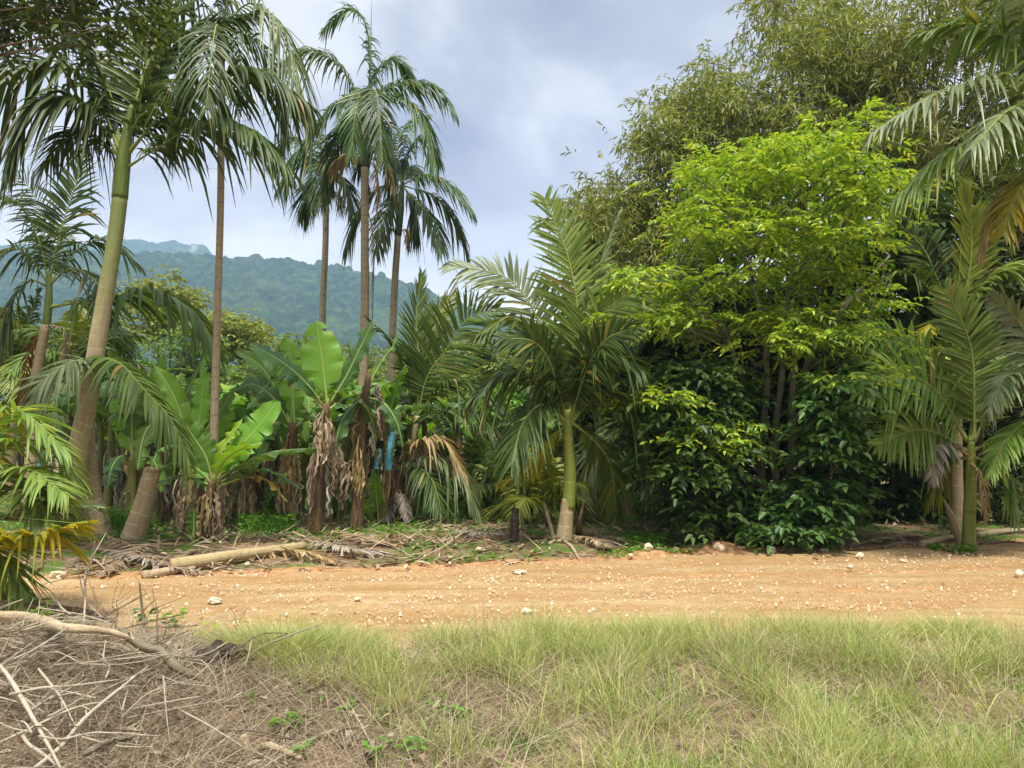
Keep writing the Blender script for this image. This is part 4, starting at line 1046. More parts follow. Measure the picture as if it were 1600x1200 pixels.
banana('banana plant between the stump and the thin pole stem, pale leaves spread wide', 13.9, [(300, 852), (299, 780), (298, 706)], [.13, .11, .07],
       [([(298, 706), (287, 678), (274, 655), (258, 636)], .42, dict(face=(.2, -1, .6), m='banana', fold=.2)), ([(300, 702), (312, 650), (317, 600), (318, 556)], .40, dict(face=(-.3, -1, .2), m='banana_bright', fold=.3)),
        ([(302, 704), (326, 665), (345, 640), (366, 604)], .42, dict(face=(-.4, -1, .6), m='banana', fold=.2)), ([(300, 706), (325, 688), (350, 700), (372, 735)], .36, dict(m='banana_dark', tip=-.5, droop_edge=.25)),
        ([(297, 708), (270, 696), (246, 708), (232, 745)], .36, dict(m='banana', tip=-.5, droop_edge=.25)), ([(298, 704), (280, 640), (262, 600), (240, 570)], .4, dict(face=(.3, -1, .5), m='banana_bright', fold=.25)),
        ([(300, 708), (312, 705), (318, 735), (316, 775)], .34, dict(m='banana_bright', tip=-.7, droop_edge=.2))], dry=4, smat='pseudostem_green')
banana('banana plant just behind the stump base, two broad pale leaves raised', 14.4, [(205, 846), (206, 780), (208, 715)], [.12, .10, .07],
       [([(208, 718), (200, 680), (188, 650), (176, 622)], .42, dict(face=(.2, -1, .5), m='banana_bright', fold=.2)), ([(210, 716), (228, 680), (240, 650), (246, 615)], .42, dict(face=(-.3, -1, .5), m='banana', fold=.2)),
        ([(206, 720), (190, 712), (175, 730), (168, 765)], .36, dict(m='banana_dark', tip=-.5, droop_edge=.25)), ([(210, 720), (230, 712), (245, 730), (252, 770)], .36, dict(m='banana', tip=-.4, droop_edge=.25)), ([(208, 716), (206, 670), (210, 620), (222, 585)], .38, dict(face=(0, -1, .2), m='banana', fold=.3))], dry=3, smat='pseudostem_green')

SUB[0] = False
BAN_LABELS = [(380, 826, 14.6, 1.5, 'dry brown banana stem just right of the young banana plant'), (404, 822, 15.4, 1.6, 'banana stem in brown rags left of the horizontal dark leaf'),
              (428, 818, 16.5, 2.2, 'banana plant set back behind the dark drooping banana leaves'), (530, 815, 15.8, 1.9, 'dark banana stem close behind the skirted one'),
              (598, 812, 15.6, 2.1, 'banana plant holding the long turquoise fruit bag'), (520, 800, 18.5, 2.4, 'banana plant further in, seen between two ragged stems'),
              (665, 800, 18.6, 2.3, 'banana plant with dry hanging leaves behind the feathery palm'), (720, 800, 19.5, 2.2, 'banana plant half way into the clearing behind the low palms'),
              (775, 790, 20.5, 2.3, 'banana plant with brown rags deep in the gap left of the central palm'), (170, 830, 16.4, 2.2, 'banana plant seen in the gap between leaning trunk and stump'),
              (110, 820, 17.5, 2.3, 'banana plant behind the leaning trunk on its left'), (215, 812, 18.5, 2.6, 'banana plant set back behind the stump'),
              (340, 812, 17.8, 2.5, 'banana plant behind the thin brown pole stem'), (640, 795, 21.5, 2.6, 'banana plant at the back behind the three tall stems'),
              (835, 795, 21.0, 2.0, 'banana plant in the sunlit gap behind the central palm')]
for bi, (px, py, D, h, lab) in enumerate(BAN_LABELS):
    x = P(px, 700, D)[0]; f = gp(x, D)
    r = thing('banana_plant', f, lab, 'banana plant', 'banana plants')
    top = f + A([random.uniform(-.15, .15), random.uniform(-.1, .1), h])
    trunk_part([f - A([0, 0, .05]), (f + top) / 2 + A([.05, 0, 0]), top], [.115, .09, .06], random.choice(['pseudostem', 'pseudostem_green', 'pseudostem']), r, 'stem', k=10, n=12, rough=.12)
    nl = 4 if bi in (0, 1, 3) else 7
    for i in range(nl):
        az = i * 2.4 + bi; el = random.uniform(.5, 1.35); ln = random.uniform(1.3, 2.1) * (.6 if nl == 4 else 1)
        banana_leaf(auto_frond(top - A([0, 0, .1]), az, el, ln, random.uniform(.3, .9)), random.uniform(.38, .55), mats=(random.choice(['banana', 'banana_dark', 'banana_bright', 'banana']), 'midrib'), parent=r, droop_edge=random.uniform(.1, .35), tears=random.randint(1, 5))
    for i in range(4):
        a = random.random() * 6.283; b = f + A([math.cos(a) * .25, math.sin(a) * .25, 0])
        banana_leaf(auto_frond(b, a, random.uniform(.9, 1.4), random.uniform(.8, 1.5), random.uniform(.1, .5)), random.uniform(.26, .42), mats=(random.choice(['banana', 'banana_bright', 'banana_dark', 'banana']), 'midrib'), parent=r, droop_edge=random.uniform(.05, .25), tears=random.randint(0, 4), petiole=.3)
    for i in range(5):
        t = random.uniform(.5, 1); p = f + (top - f) * t
        dry_leaf(p, min(random.uniform(.6, 1.3), max(.35, p[2] - f[2] - .03)), random.uniform(.16, .32), i * 2.4 + bi, r, random.choice(['dead', 'dead', 'dead_grey', 'dead_tan']), out=random.uniform(.1, .35))

for bi, (px, D) in enumerate([(150, 17.0), (185, 19.5), (230, 17.0), (275, 16.2), (305, 19.0), (350, 16.4), (395, 18.0), (415, 16.2), (470, 17.5), (500, 20.5), (545, 17.6), (580, 19.0), (620, 18.0), (690, 22.0), (745, 23.0), (800, 24.0), (100, 19.0), (60, 18.5), (860, 25.0), (650, 25.0), (330, 22.0), (440, 22.0)]):
    x = P(px, 700, D)[0]; f = gp(x, D); h = random.uniform(1.3, 2.5)
    r = thing('banana_plant', f, 'banana plant in the crowded back rows, fresh green leaves over the ones in front', 'banana plant', 'banana plants in the back rows')
    top = f + A([random.uniform(-.15, .15), 0, h])
    trunk_part([f - A([0, 0, .05]), (f + top) / 2 + A([.05, 0, 0]), top], [.10, .08, .055], random.choice(['pseudostem', 'pseudostem_green']), r, 'stem', k=9, n=10, rough=.12)
    for i in range(9):
        banana_leaf(auto_frond(top - A([0, 0, .1]), i * 2.4 + bi, random.uniform(.55, 1.4), random.uniform(1.4, 2.2), random.uniform(.25, .8)), random.uniform(.42, .6), mats=(random.choice(['banana', 'banana_bright', 'banana_bright', 'banana', 'banana_dark', 'banana_lime']), 'midrib'), parent=r, droop_edge=random.uniform(.1, .3), tears=random.randint(2, 7))
    for i in range(4):
        a = random.random() * 6.283; b = f + A([math.cos(a) * .25, math.sin(a) * .25, 0])
        banana_leaf(auto_frond(b, a, random.uniform(.9, 1.4), random.uniform(.8, 1.5), random.uniform(.1, .5)), random.uniform(.26, .42), mats=(random.choice(['banana', 'banana_bright', 'banana_dark', 'banana']), 'midrib'), parent=r, droop_edge=random.uniform(.05, .25), tears=random.randint(0, 4), petiole=.3)
    for i in range(2):
        p = f + (top - f) * random.uniform(.6, 1)
        dry_leaf(p, random.uniform(.5, .9), random.uniform(.14, .26), i * 2.4 + bi, r, random.choice(['dead', 'dead_grey', 'dead_tan']), out=random.uniform(.1, .3))

# blue bags over the fruit
t = NT('blue_bag'); pos = t.pos()
sh = t.princ(t.mix(t.noise(pos, 8, 3), lin(90, 176, 206), lin(130, 204, 226)), .35, .5)
tr = t.n('ShaderNodeBsdfTranslucent'); tr.inputs['Color'].default_value = lin(110, 190, 220)
mx = t.n('ShaderNodeMixShader', {0: .4}); t.t.links.new(sh, mx.inputs[1]); t.t.links.new(tr.outputs[0], mx.inputs[2])
M['blue_bag'] = t.done(mx.outputs[0])


def bag(px, py, D, h, w, lab):
    top = P(px, py, D); r = thing('fruit_bag', top - A([0, 0, h]), lab, 'fruit bag', 'blue fruit bags')
    mb = MB(); n = 18; z = np.linspace(0, 1, n)
    c = top[None] - A([0, 0, 1.]) * (z * h)[:, None] + A([1., 0, 0]) * (.03 * np.sin(z * 5))[:, None]
    mb.tube(c, w * np.interp(z, [0, .06, .2, .5, .9, 1], [.25, .35, .8, 1, .92, 1.02]), 22, 0, cap=False, rough=.5, squash=.55)
    mb.build('bag', 'blue_bag', r)
    mb = MB()
    for i in range(40):
        a = i * 2.4; zz = .2 + .6 * i / 40
        p = top - A([0, 0, zz * h]) + A([math.cos(a), math.sin(a), 0]) * w * .55
        mb.tube(curve([p, p + A([math.cos(a) * .03, math.sin(a) * .03, .06])], 4), [.012, .018, .018, .008], 6, 0)
    mb.build('fruit', 'pseudostem_green', r)


bag(611, 640, 14.7, 1.15, .115, 'long turquoise plastic fruit bag hanging behind the low palm')
bag(592, 700, 14.9, .4, .08, 'small blue fruit bag just left of the long turquoise one')
bag(67, 703, 15.0, .3, .08, 'small blue fruit bag behind the foreground palm tips')
bag(166, 742, 16.4, .22, .07, 'tiny blue fruit bag right of the leaning trunk')
# ------------------------------------------------------------------ broadleaf trees and shrubs
def tree(name, label, cat, D, foot, polys, npads, padr, nspray, J, leaf, wid, mat, stems=(), dd=1.2, flat=.32, ln=.45, drop=.3, ldroop=.25, bark='bark', group=None, srad=.05, twigs=True, up=.15):
    x = P(foot, 700, D)[0]; f = gp(x, D)
    r = thing(name, f, label, cat, group)
    tops = []
    for st in stems:
        tp = pp(st, D); tp[0] = A([tp[0][0], tp[0][1], float(gz(tp[0][0], tp[0][1])) - .05])
        c = curve(tp, 22); c[1:-1] += rng.normal(0, .015, (20, 3))
        mb = MB(); mb.tube(c, np.linspace(1.25, .35, 22) * srad, 9, 0, rough=.08); mb.build('trunk', bark, r)
        tops += list(c[9:])
    pads = []
    for poly, k in zip(polys, npads):
        for (a, b) in in_poly(poly, k):
            pads.append(P(a, b, D + random.uniform(-dd, dd)))
    pads = A(pads)
    mb = MB()
    if tops and twigs:
        tops = A(tops)
        for p in pads:
            dz = np.linalg.norm(tops - p, axis=1) + np.clip(tops[:, 2] - p[2] + .3, 0, 9) * 2
            q = tops[np.argmin(dz)]
            m = (p + q) / 2 + A([0, 0, .12]) + rng.normal(0, .06, 3)
            mb.tube(curve([q, m, p], 8), np.linspace(.024, .007, 8), 5, 1)
    n = len(pads); org = np.repeat(pads, nspray, 0); N = len(org)
    rad = np.repeat(padr * rng.uniform(.6, 1.3, n), nspray)
    o = rng.normal(0, .5, (N, 3)) * A([1, 1, flat]); org = org + o * rad[:, None]
    d = nrm(o * A([1, 1, .4]) + rng.normal(0, .35, (N, 3)) * A([1, 1, .5])) + A([0, 0, up])
    sprays(mb, org, d, ln * rng.uniform(.6, 1.2, N), J, leaf, wid, 0, drop, ldroop)
    mb.build('crown', [mat, bark], r)
    return r


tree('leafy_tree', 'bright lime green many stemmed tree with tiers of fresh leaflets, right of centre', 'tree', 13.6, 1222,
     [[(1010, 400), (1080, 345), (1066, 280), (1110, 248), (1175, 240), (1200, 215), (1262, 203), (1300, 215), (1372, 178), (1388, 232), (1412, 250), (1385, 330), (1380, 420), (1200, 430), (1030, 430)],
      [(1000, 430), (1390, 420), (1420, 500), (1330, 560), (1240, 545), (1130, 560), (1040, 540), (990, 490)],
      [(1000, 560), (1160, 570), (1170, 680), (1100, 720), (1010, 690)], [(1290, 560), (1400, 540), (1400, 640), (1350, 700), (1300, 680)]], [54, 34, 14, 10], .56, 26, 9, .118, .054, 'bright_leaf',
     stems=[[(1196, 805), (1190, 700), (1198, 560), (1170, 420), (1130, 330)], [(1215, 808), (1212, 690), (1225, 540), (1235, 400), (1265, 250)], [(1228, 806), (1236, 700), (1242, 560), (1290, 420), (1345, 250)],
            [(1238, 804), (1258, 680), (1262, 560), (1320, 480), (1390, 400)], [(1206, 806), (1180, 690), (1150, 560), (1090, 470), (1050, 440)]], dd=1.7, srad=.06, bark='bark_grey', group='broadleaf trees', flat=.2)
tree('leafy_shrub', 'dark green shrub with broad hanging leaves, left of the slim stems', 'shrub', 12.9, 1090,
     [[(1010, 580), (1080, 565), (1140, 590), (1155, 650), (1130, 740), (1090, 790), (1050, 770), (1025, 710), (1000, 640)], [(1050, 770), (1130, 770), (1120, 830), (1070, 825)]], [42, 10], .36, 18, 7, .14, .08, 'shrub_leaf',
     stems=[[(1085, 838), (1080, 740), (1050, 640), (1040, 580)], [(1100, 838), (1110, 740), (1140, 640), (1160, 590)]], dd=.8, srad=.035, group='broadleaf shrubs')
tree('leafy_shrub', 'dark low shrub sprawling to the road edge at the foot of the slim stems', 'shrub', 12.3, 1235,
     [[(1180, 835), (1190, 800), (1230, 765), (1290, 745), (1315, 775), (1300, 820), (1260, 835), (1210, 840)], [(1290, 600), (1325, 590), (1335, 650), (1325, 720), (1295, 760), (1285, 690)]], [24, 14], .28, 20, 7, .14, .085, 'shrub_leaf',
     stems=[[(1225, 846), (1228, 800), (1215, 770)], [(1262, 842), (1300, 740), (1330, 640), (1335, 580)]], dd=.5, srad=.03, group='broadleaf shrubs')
tree('overhanging_tree', 'tree beyond the upper left corner, dark leafy branches hanging into the sky', 'tree', 9.2, -260,
     [[(-120, -120), (235, -120), (225, 30), (190, 70), (150, 95), (110, 50), (60, 35), (20, 55), (-120, 40)]], [46], .26, 13, 7, .12, .05, 'dark_leaf',
     stems=[[(-260, 930), (-250, 500), (-200, 150), (-80, 0), (100, -60)]], dd=.7, srad=.13, group='broadleaf trees', drop=.5)

# ------------------------------------------------------------------ bamboo
def bamboo(label, D, foot, poly, npads, padr, nculm, nspr=38, leaf=.2, dd=1.6, spread=.5):
    x = P(foot, 700, D)[0]; f = gp(x, D)
    r = thing('bamboo_clump', f, label, 'bamboo', 'bamboo clumps')
    pads = A([P(a, b, D + random.uniform(-dd, dd)) for a, b in in_poly(poly, int(npads * 1.2))])
    npads = len(pads); tips = pads[np.argsort(-pads[:, 2])][:nculm * 2][::2]
    mb2 = MB(); spine = []
    for tpt in tips:
        b = f + A([random.uniform(-spread, spread), random.uniform(-spread, spread), -.05]); b[2] = float(gz(b[0], b[1])) - .05
        h = tpt - b
        m1 = b + h * A([.10, .10, .45]); m2 = b + h * A([.45, .45, .92])
        c = curve([b, m1, m2, tpt], 26); spine.append(c[8:])
        mb = MB(); mb.tube(c, np.linspace(.05, .008, 26), 7, 0); mb.build('culm', 'bamboo_culm', r)
    spine = np.concatenate(spine)
    mb = MB()
    for p in pads:
        q = spine[np.argmin(np.linalg.norm(spine - p, axis=1))]
        mb.tube(curve([q, (p + q) / 2 + A([0, 0, .2]), p], 6), np.linspace(.012, .004, 6), 4, 1)
    org = np.repeat(pads, nspr, 0); N = len(org)
    o = rng.normal(0, .55, (N, 3)) * A([1, 1, .75]) * np.repeat(padr * rng.uniform(.55, 1.35, npads), nspr)[:, None]
    org = org + o
    d = nrm(o * A([1, 1, .5]) + rng.normal(0, .3, (N, 3))) + A([0, 0, .15])
    J = 6; B = []; Dd = []
    for j in range(J):
        t = j / J
        B.append(org + d * (.36 * t) - A([0, 0, 1]) * .2 * t * t)
        Dd.append(d * .8 + rng.normal(0, .55, (N, 3)) - A([0, 0, .55]))
    B = np.concatenate(B); Dd = np.concatenate(Dd)
    leaves(mb, B, Dd, rng.normal(0, .6, B.shape) + A([0, -.2, 1]), leaf * rng.uniform(.6, 1.25, len(B)), .044, 0, .2, .25)
    mb.build('foliage', ['bamboo', 'bamboo_culm'], r)


bamboo('low olive bamboo clump bulging left behind the bright tree and central palm', 20, 1010, [(892, 350), (925, 300), (985, 268), (1035, 290), (1090, 380), (1080, 500), (960, 500), (905, 440)], 62, .62, 12)
bamboo('bamboo clump stepping up against the sky above the low one', 20.5, 1110, [(998, 215), (1018, 165), (1062, 140), (1105, 105), (1160, 120), (1205, 170), (1240, 260), (1150, 330), (1060, 300), (1015, 262)], 66, .62, 12)
bamboo('dense rounded bamboo clump rising behind the crown of the bright tree', 19.2, 1260, [(1195, 150), (1205, 75), (1245, 30), (1330, 25), (1385, 80), (1410, 200), (1380, 280), (1290, 260), (1210, 240)], 74, .62, 14)
bamboo('tallest bamboo clump filling the upper right corner', 18.2, 1440, [(1370, 70), (1400, -30), (1640, -60), (1660, 200), (1600, 330), (1430, 340), (1375, 210)], 90, .62, 14)
bamboo('thin wispy bamboo tips against the white sky at the top', 21.5, 1330, [(1172, 85), (1190, -20), (1300, -60), (1420, -50), (1400, 20), (1260, 45)], 30, .6, 10, nspr=22)

# ------------------------------------------------------------------ dark thicket behind the front row on the right, trees in the distance
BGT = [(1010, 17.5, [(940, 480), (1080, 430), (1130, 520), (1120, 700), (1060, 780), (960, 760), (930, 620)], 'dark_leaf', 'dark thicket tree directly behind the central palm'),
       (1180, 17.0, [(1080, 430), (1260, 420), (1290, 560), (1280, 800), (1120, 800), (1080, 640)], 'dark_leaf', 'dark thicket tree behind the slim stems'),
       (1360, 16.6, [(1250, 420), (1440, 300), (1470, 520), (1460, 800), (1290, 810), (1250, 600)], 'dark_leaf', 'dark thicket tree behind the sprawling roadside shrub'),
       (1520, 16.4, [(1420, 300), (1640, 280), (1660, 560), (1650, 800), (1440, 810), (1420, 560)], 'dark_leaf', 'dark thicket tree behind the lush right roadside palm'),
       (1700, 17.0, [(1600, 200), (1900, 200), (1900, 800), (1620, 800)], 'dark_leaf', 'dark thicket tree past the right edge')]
BGT += [(1120, 25, [(900, 330), (1240, 250), (1250, 700), (900, 700)], 'bg_leaf', 'tall background tree behind the bright lime tree'), (1440, 25, [(1240, 250), (1700, 200), (1700, 760), (1240, 700)], 'bg_leaf', 'tall background tree at the right, behind all palms')]
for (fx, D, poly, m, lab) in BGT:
    tree('thicket_tree', lab, 'tree', D, fx, [poly], [70 if D < 20 else 120], .62 if D < 20 else .9, 22, 6, .2 if D < 20 else .26, .1 if D < 20 else .14, m, stems=[[(fx, 820), (fx + 10, 700), (fx - 10, 560), (fx + 15, 440)], [(fx + 25, 820), (fx + 45, 700), (fx + 40, 600)]], dd=1.0, srad=.09, group='dark thicket trees', flat=.6, ln=.5)
FAR = [(246, 38, [(196, 455), (225, 432), (265, 428), (298, 448), (302, 478), (270, 520), (225, 520), (195, 490)], 'bg_leaf2', 'round topped olive tree standing above the big hanging frond'),
       (375, 42, [(330, 505), (352, 492), (395, 500), (402, 520), (390, 560), (345, 560)], 'bg_leaf2', 'small olive tree just right of the thin pole stem'),
       (150, 30, [(90, 520), (160, 470), (210, 500), (215, 600), (160, 640), (90, 620)], 'bg_leaf', 'background tree between leaning trunk and hanging frond'),
       (30, 24, [(-60, 500), (40, 480), (100, 520), (110, 640), (40, 700), (-60, 680)], 'dark_leaf', 'dark background tree at the left edge behind the feather palm'),
       (300, 30, [(220, 530), (300, 500), (350, 540), (360, 640), (290, 680), (225, 650)], 'bg_leaf', 'background tree behind the banana with the folded leaf'),
       (450, 46, [(395, 545), (440, 522), (490, 530), (505, 570), (480, 620), (400, 620)], 'bg_leaf', 'background tree behind the drooping dark banana leaves'),
       (545, 60, [(500, 560), (545, 535), (590, 545), (600, 590), (560, 620), (505, 610)], 'bg_leaf', 'hazy background tree right of the tallest banana leaf'),
       (640, 48, [(590, 570), (640, 545), (690, 560), (705, 620), (650, 650), (595, 640)], 'bg_leaf2', 'background tree between the right tall palm and the feathery palm'),
       (735, 40, [(690, 545), (740, 520), (785, 535), (800, 600), (760, 660), (695, 650)], 'bg_leaf2', 'sunlit background tree in the gap right of the feathery palm'),
       (830, 34, [(780, 560), (830, 540), (880, 560), (900, 640), (850, 700), (790, 680)], 'bg_leaf', 'background tree behind the crown of the central palm'),
       (930, 26, [(880, 500), (940, 470), (980, 540), (990, 680), (930, 740), (880, 680)], 'bg_leaf', 'background tree filling the space between the central palms'),
       (700, 30, [(640, 640), (700, 610), (780, 640), (800, 720), (740, 760), (650, 740)], 'bg_leaf', 'leafy bush far back in the clearing behind the low palms'),
       (470, 28, [(390, 620), (470, 610), (560, 630), (580, 720), (500, 760), (400, 740)], 'dark_leaf', 'dark bush behind the row of banana stems'),
       (200, 25, [(130, 640), (220, 620), (300, 650), (320, 740), (230, 780), (140, 760)], 'dark_leaf', 'dark bush behind the stump and the bananas')]
for (fx, D, poly, m, lab) in FAR:
    k = D / 22
    ys_ = [p[1] for p in poly]; cy = sum(ys_) / len(ys_)
    tree('background_tree', lab, 'tree', D, fx, [poly], [46], .42 * k * .8, 18, 6, .13 * k ** .8, .075 * k ** .8, m, stems=[[(fx, 720), (fx + 3, (700 + cy) / 2), (fx, cy)], [(fx + 3, 720), (fx + 18, (700 + cy) / 2), (fx + 28, cy + 10)]],
         dd=1.0 * k, srad=.05 * k, group='background trees', flat=.55, ln=.32 * k)
for i in range(22):
    D = random.uniform(24, 40); fx = 60 + i * 41 + random.uniform(-20, 20); k = D / 22; a = 30 * 22 / D + 14
    yb = random.uniform(560, 625)
    tree('background_bush', 'leafy bush in the green belt behind the bananas, one of many alike', 'bush', D, fx, [[(fx - 50, yb + 25), (fx - 15, yb - 8), (fx + 30, yb), (fx + 52, yb + 40), (fx + 45, 712), (fx - 50, 712)]], [26], .5 * k * .75, 16, 6, .15 * k ** .8, .085 * k ** .8, random.choice(['bg_leaf', 'bg_leaf2', 'weed', 'bg_leaf']), stems=[[(fx, 740), (fx + 5, 690), (fx + 2, yb + 25)]], dd=.8 * k, srad=.04 * k, group='bushes in the far green belt', flat=.6, ln=.36 * k)
FPALM = [(445, 44, 5.0, 'distant palm whose crown peeps over the tallest banana leaf at left'), (520, 50, 5.2, 'distant palm behind the tallest banana leaf'), (760, 36, 4.4, 'distant palm in the hazy gap right of the feathery palm'),
         (800, 42, 5.2, 'distant palm left of the crown of the central palm'), (700, 52, 4.6, 'farthest palm low in front of the hill'), (845, 30, 3.2, 'palm deep in the gap just left of the central green stem'),
         (20, 22, 3.6, 'palm at the left edge behind the feather palm'), (130, 20, 3.2, 'palm behind the leaning trunk at mid height')]
for px, D, h, lab in FPALM:
    rand_palm('background_palm', lab, 'palm', P(px, 700, D)[0], D, h, 11, 2.6, .7, [md, dk, ol], 'background palms', rad=.1, nl=24, w=.07)
LOWP = [(735, 19.5, .5, md, 'low bushy palm in the clearing left of the centre'), (790, 17.5, .4, lt, 'low bushy palm catching light left of the central palm'), (760, 23, .7, lt, 'bright low palm in the middle of the clearing'),
        (845, 15.5, .25, ol, 'small yellowish palm at the foot of the central one'), (930, 19, .6, md, 'low palm between the two green stems'), (690, 21, .8, lt, 'low palm behind the squat skirted palm')]
for px, D, h, m, lab in LOWP:
    x = P(px, 700, D)[0]; f = gp(x, D)
    r = thing('young_palm', f, lab, 'palm', 'low young palms')
    trunk_part([f - A([0, 0, .05]), f + A([0, 0, h])], [.10, .07], 'trunk_green', r, k=10, n=8)
    rand_fronds(r, f + A([0, 0, h]), 10, 2.0, .6, [m, m, dk], el=(1.4, .45), sag=(.2, .7), w=.05, droop=.5)

# ------------------------------------------------------------------ stump, logs, posts, fallen fronds, stones
def bough(name, label, cat, pts, rads, mat, group=None, k=12, rough=.06, n=18, extra=None, cutmat=None):
    pts = [A(p, float) for p in pts]; r = thing(name, pts[0], label, cat, group)
    trunk_part(pts, rads, mat, r, 'bark' if cutmat else 'stem', k=k, n=n, rough=rough)
    if cutmat:
        for p, q, rr, nm in ((pts[0], pts[1], rads[0], 'cut_end'),) + (((pts[-1], pts[-2], rads[-1], 'cut_end'),) if extra else ()):
            d = nrm(p - q); mb = MB(); mb.tube(np.stack([p - d * .01, p + d * .012]), [rr * .93, rr * .88], 16, 0); mb.build(nm, cutmat, r)
    return r


D = 12.6; a = P(206, 862, D); b = P(222, 795, D); c_ = P(239, 733, D); a[2] = float(gz(a[0], a[1])) - .05
st = thing('palm_stump', A([a[0], a[1], a[2] + .05]), 'leaning sawn off palm stump with ringed bark left of the young banana', 'stump')
trunk_part([a, b, c_], [.20, .15, .132], 'trunk_ring', st, 'bark', k=18, n=16)
mb = MB(); mb.tube(np.stack([c_ - A([0, 0, .01]), c_ + A([.004, 0, .02])]), [.118, .112], 18, 0); mb.build('cut_top', 'cut_wood', st)
mb = MB()
for i in range(18):
    an = i / 18 * 2 * PI; p = c_ + A([math.cos(an) * .123, math.sin(an) * .123, -.04]); hh = .03 + .06 * random.random()
    mb.tube(np.stack([p, p + A([math.cos(an) * .01, math.sin(an) * .01, hh])]), [.022, .008], 5, 0)
mb.build('splintered_rim', 'trunk_ring', st)
g1 = G(270, 882, .1); g2 = G(372, 868, .13); g3 = G(476, 853, .15)
for g in (g1, g2, g3): g[2] = float(gz(g[0], g[1])) + .105
g3[2] -= .02
bough('fallen_log', 'smooth pale fallen palm log lying along the far road verge', 'log', [g1, g2, g3], [.09, .08, .058], 'log', None, 16, .04, 18, True, 'cut_wood')
a = G(803, 858); a[2] = float(gz(a[0], a[1]))
r = thing('broken_post', a, 'short black rotten post with a splintered point by the central palm', 'post')
mb = MB(); mb.tube(curve([a - A([0, 0, .05]), a + A([.01, 0, .25]), a + A([.02, .02, .52])], 10), np.linspace(.085, .055, 10), 9, 0, rough=.25); mb.build('post', 'stump_dark', r)
mb = MB()
for dx, h in ((-.035, .50), (.0, .62), (.035, .44)): mb.tube(curve([a + A([dx, 0, .3]), a + A([dx + .005, 0, h])], 5), [.035, .03, .02, .012, .004], 6, 0)
mb.build('splinter', 'stump_dark', r)
a = G(866, 856); a[2] = float(gz(a[0], a[1]))
bough('cut_stem', 'thin bare cut stem leaning left of the central palm stem', 'stem', [a, P(858, 815, 12.6), P(849, 785, 12.6)], [.036, .03, .026], 'bark_grey', 'cut stems', 9)
a = G(905, 846); a[2] = float(gz(a[0], a[1]))
bough('leaf_boot', 'stiff brown leaf base standing right of the central palm stem', 'leaf base', [a, P(905, 818, 12.75), P(912, 785, 12.75)], [.07, .055, .01], 'bark', 'fallen leaf bases', 8)
for (pts, lab) in (([(1500, 846), (1490, 815), (1472, 776)], 'tall brown leaf base leaning left of the right palm stem'), ([(1504, 842), (1492, 828), (1484, 800)], 'shorter brown leaf base beside the right palm stem')):
    a = G(*pts[0]); a[2] = float(gz(a[0], a[1]))
    bough('leaf_boot', lab, 'leaf base', [a] + [P(x, y, a[1] - .1) for x, y in pts[1:]], [.075, .07, .012], 'wood_pale', 'fallen leaf bases', 8)
for i, (pts, rad, mat, lab) in enumerate([
        ([(868, 852), (895, 850), (940, 862)], .045, 'wood_pale', 'dry sheath lying right of the central palm foot'), ([(885, 846), (925, 846), (965, 856)], .045, 'bark_grey', 'grey sheath stretched behind the others at the central palm foot'),
        ([(880, 856), (893, 862), (905, 874)], .03, 'wood_pale', 'short pale sheath pointing to the road at the central palm'), ([(830, 852), (850, 850), (872, 852)], .03, 'bark', 'dark stick between the black post and central palm'),
        ([(1440, 852), (1470, 846), (1506, 843)], .06, 'wood_pale', 'pale dry log lying left of the right palm foot'), ([(1526, 842), (1560, 838), (1605, 836)], .06, 'wood_pale', 'pale dry log lying right of the right palm foot'),
        ([(1380, 856), (1410, 850), (1450, 852)], .04, 'bark_grey', 'grey stick lying at the road edge left of the right palm'), ([(1532, 850), (1570, 846), (1600, 848)], .03, 'bark', 'thin brown stick at the right edge of the far verge'),
        ([(560, 866), (620, 858), (660, 852)], .035, 'bark', 'brown stick on the litter below the squat palm'), ([(640, 842), (700, 842), (760, 845)], .03, 'wood_pale', 'long pale stick on the litter left of the black post'),
        ([(540, 838), (570, 828), (585, 820)], .05, 'stump_dark', 'charred stick pointing up at the foot of the banana stems'), ([(600, 838), (650, 834), (700, 826)], .03, 'bark', 'stick lying across the litter under the feathery palm'),
        ([(225, 902), (262, 896), (305, 892)], .06, 'wood_pale', 'flat pale bark piece at the road edge below the log'), ([(430, 850), (460, 842), (490, 842)], .04, 'bark', 'dark stick behind the thin end of the log'),
        ([(960, 802), (1010, 800), (1030, 806)], .035, 'bark', 'dark stick at the foot of the second green stemmed palm')]):
    q = [G(*p) for p in pts]
    for p in q: p[2] = float(gz(p[0], p[1])) + rad * .8
    bough('fallen_stick', lab, 'stick', q, [rad, rad * .9, rad * .45], mat, 'sticks on the far verge', 8, .2, 14)
SUB[0] = True
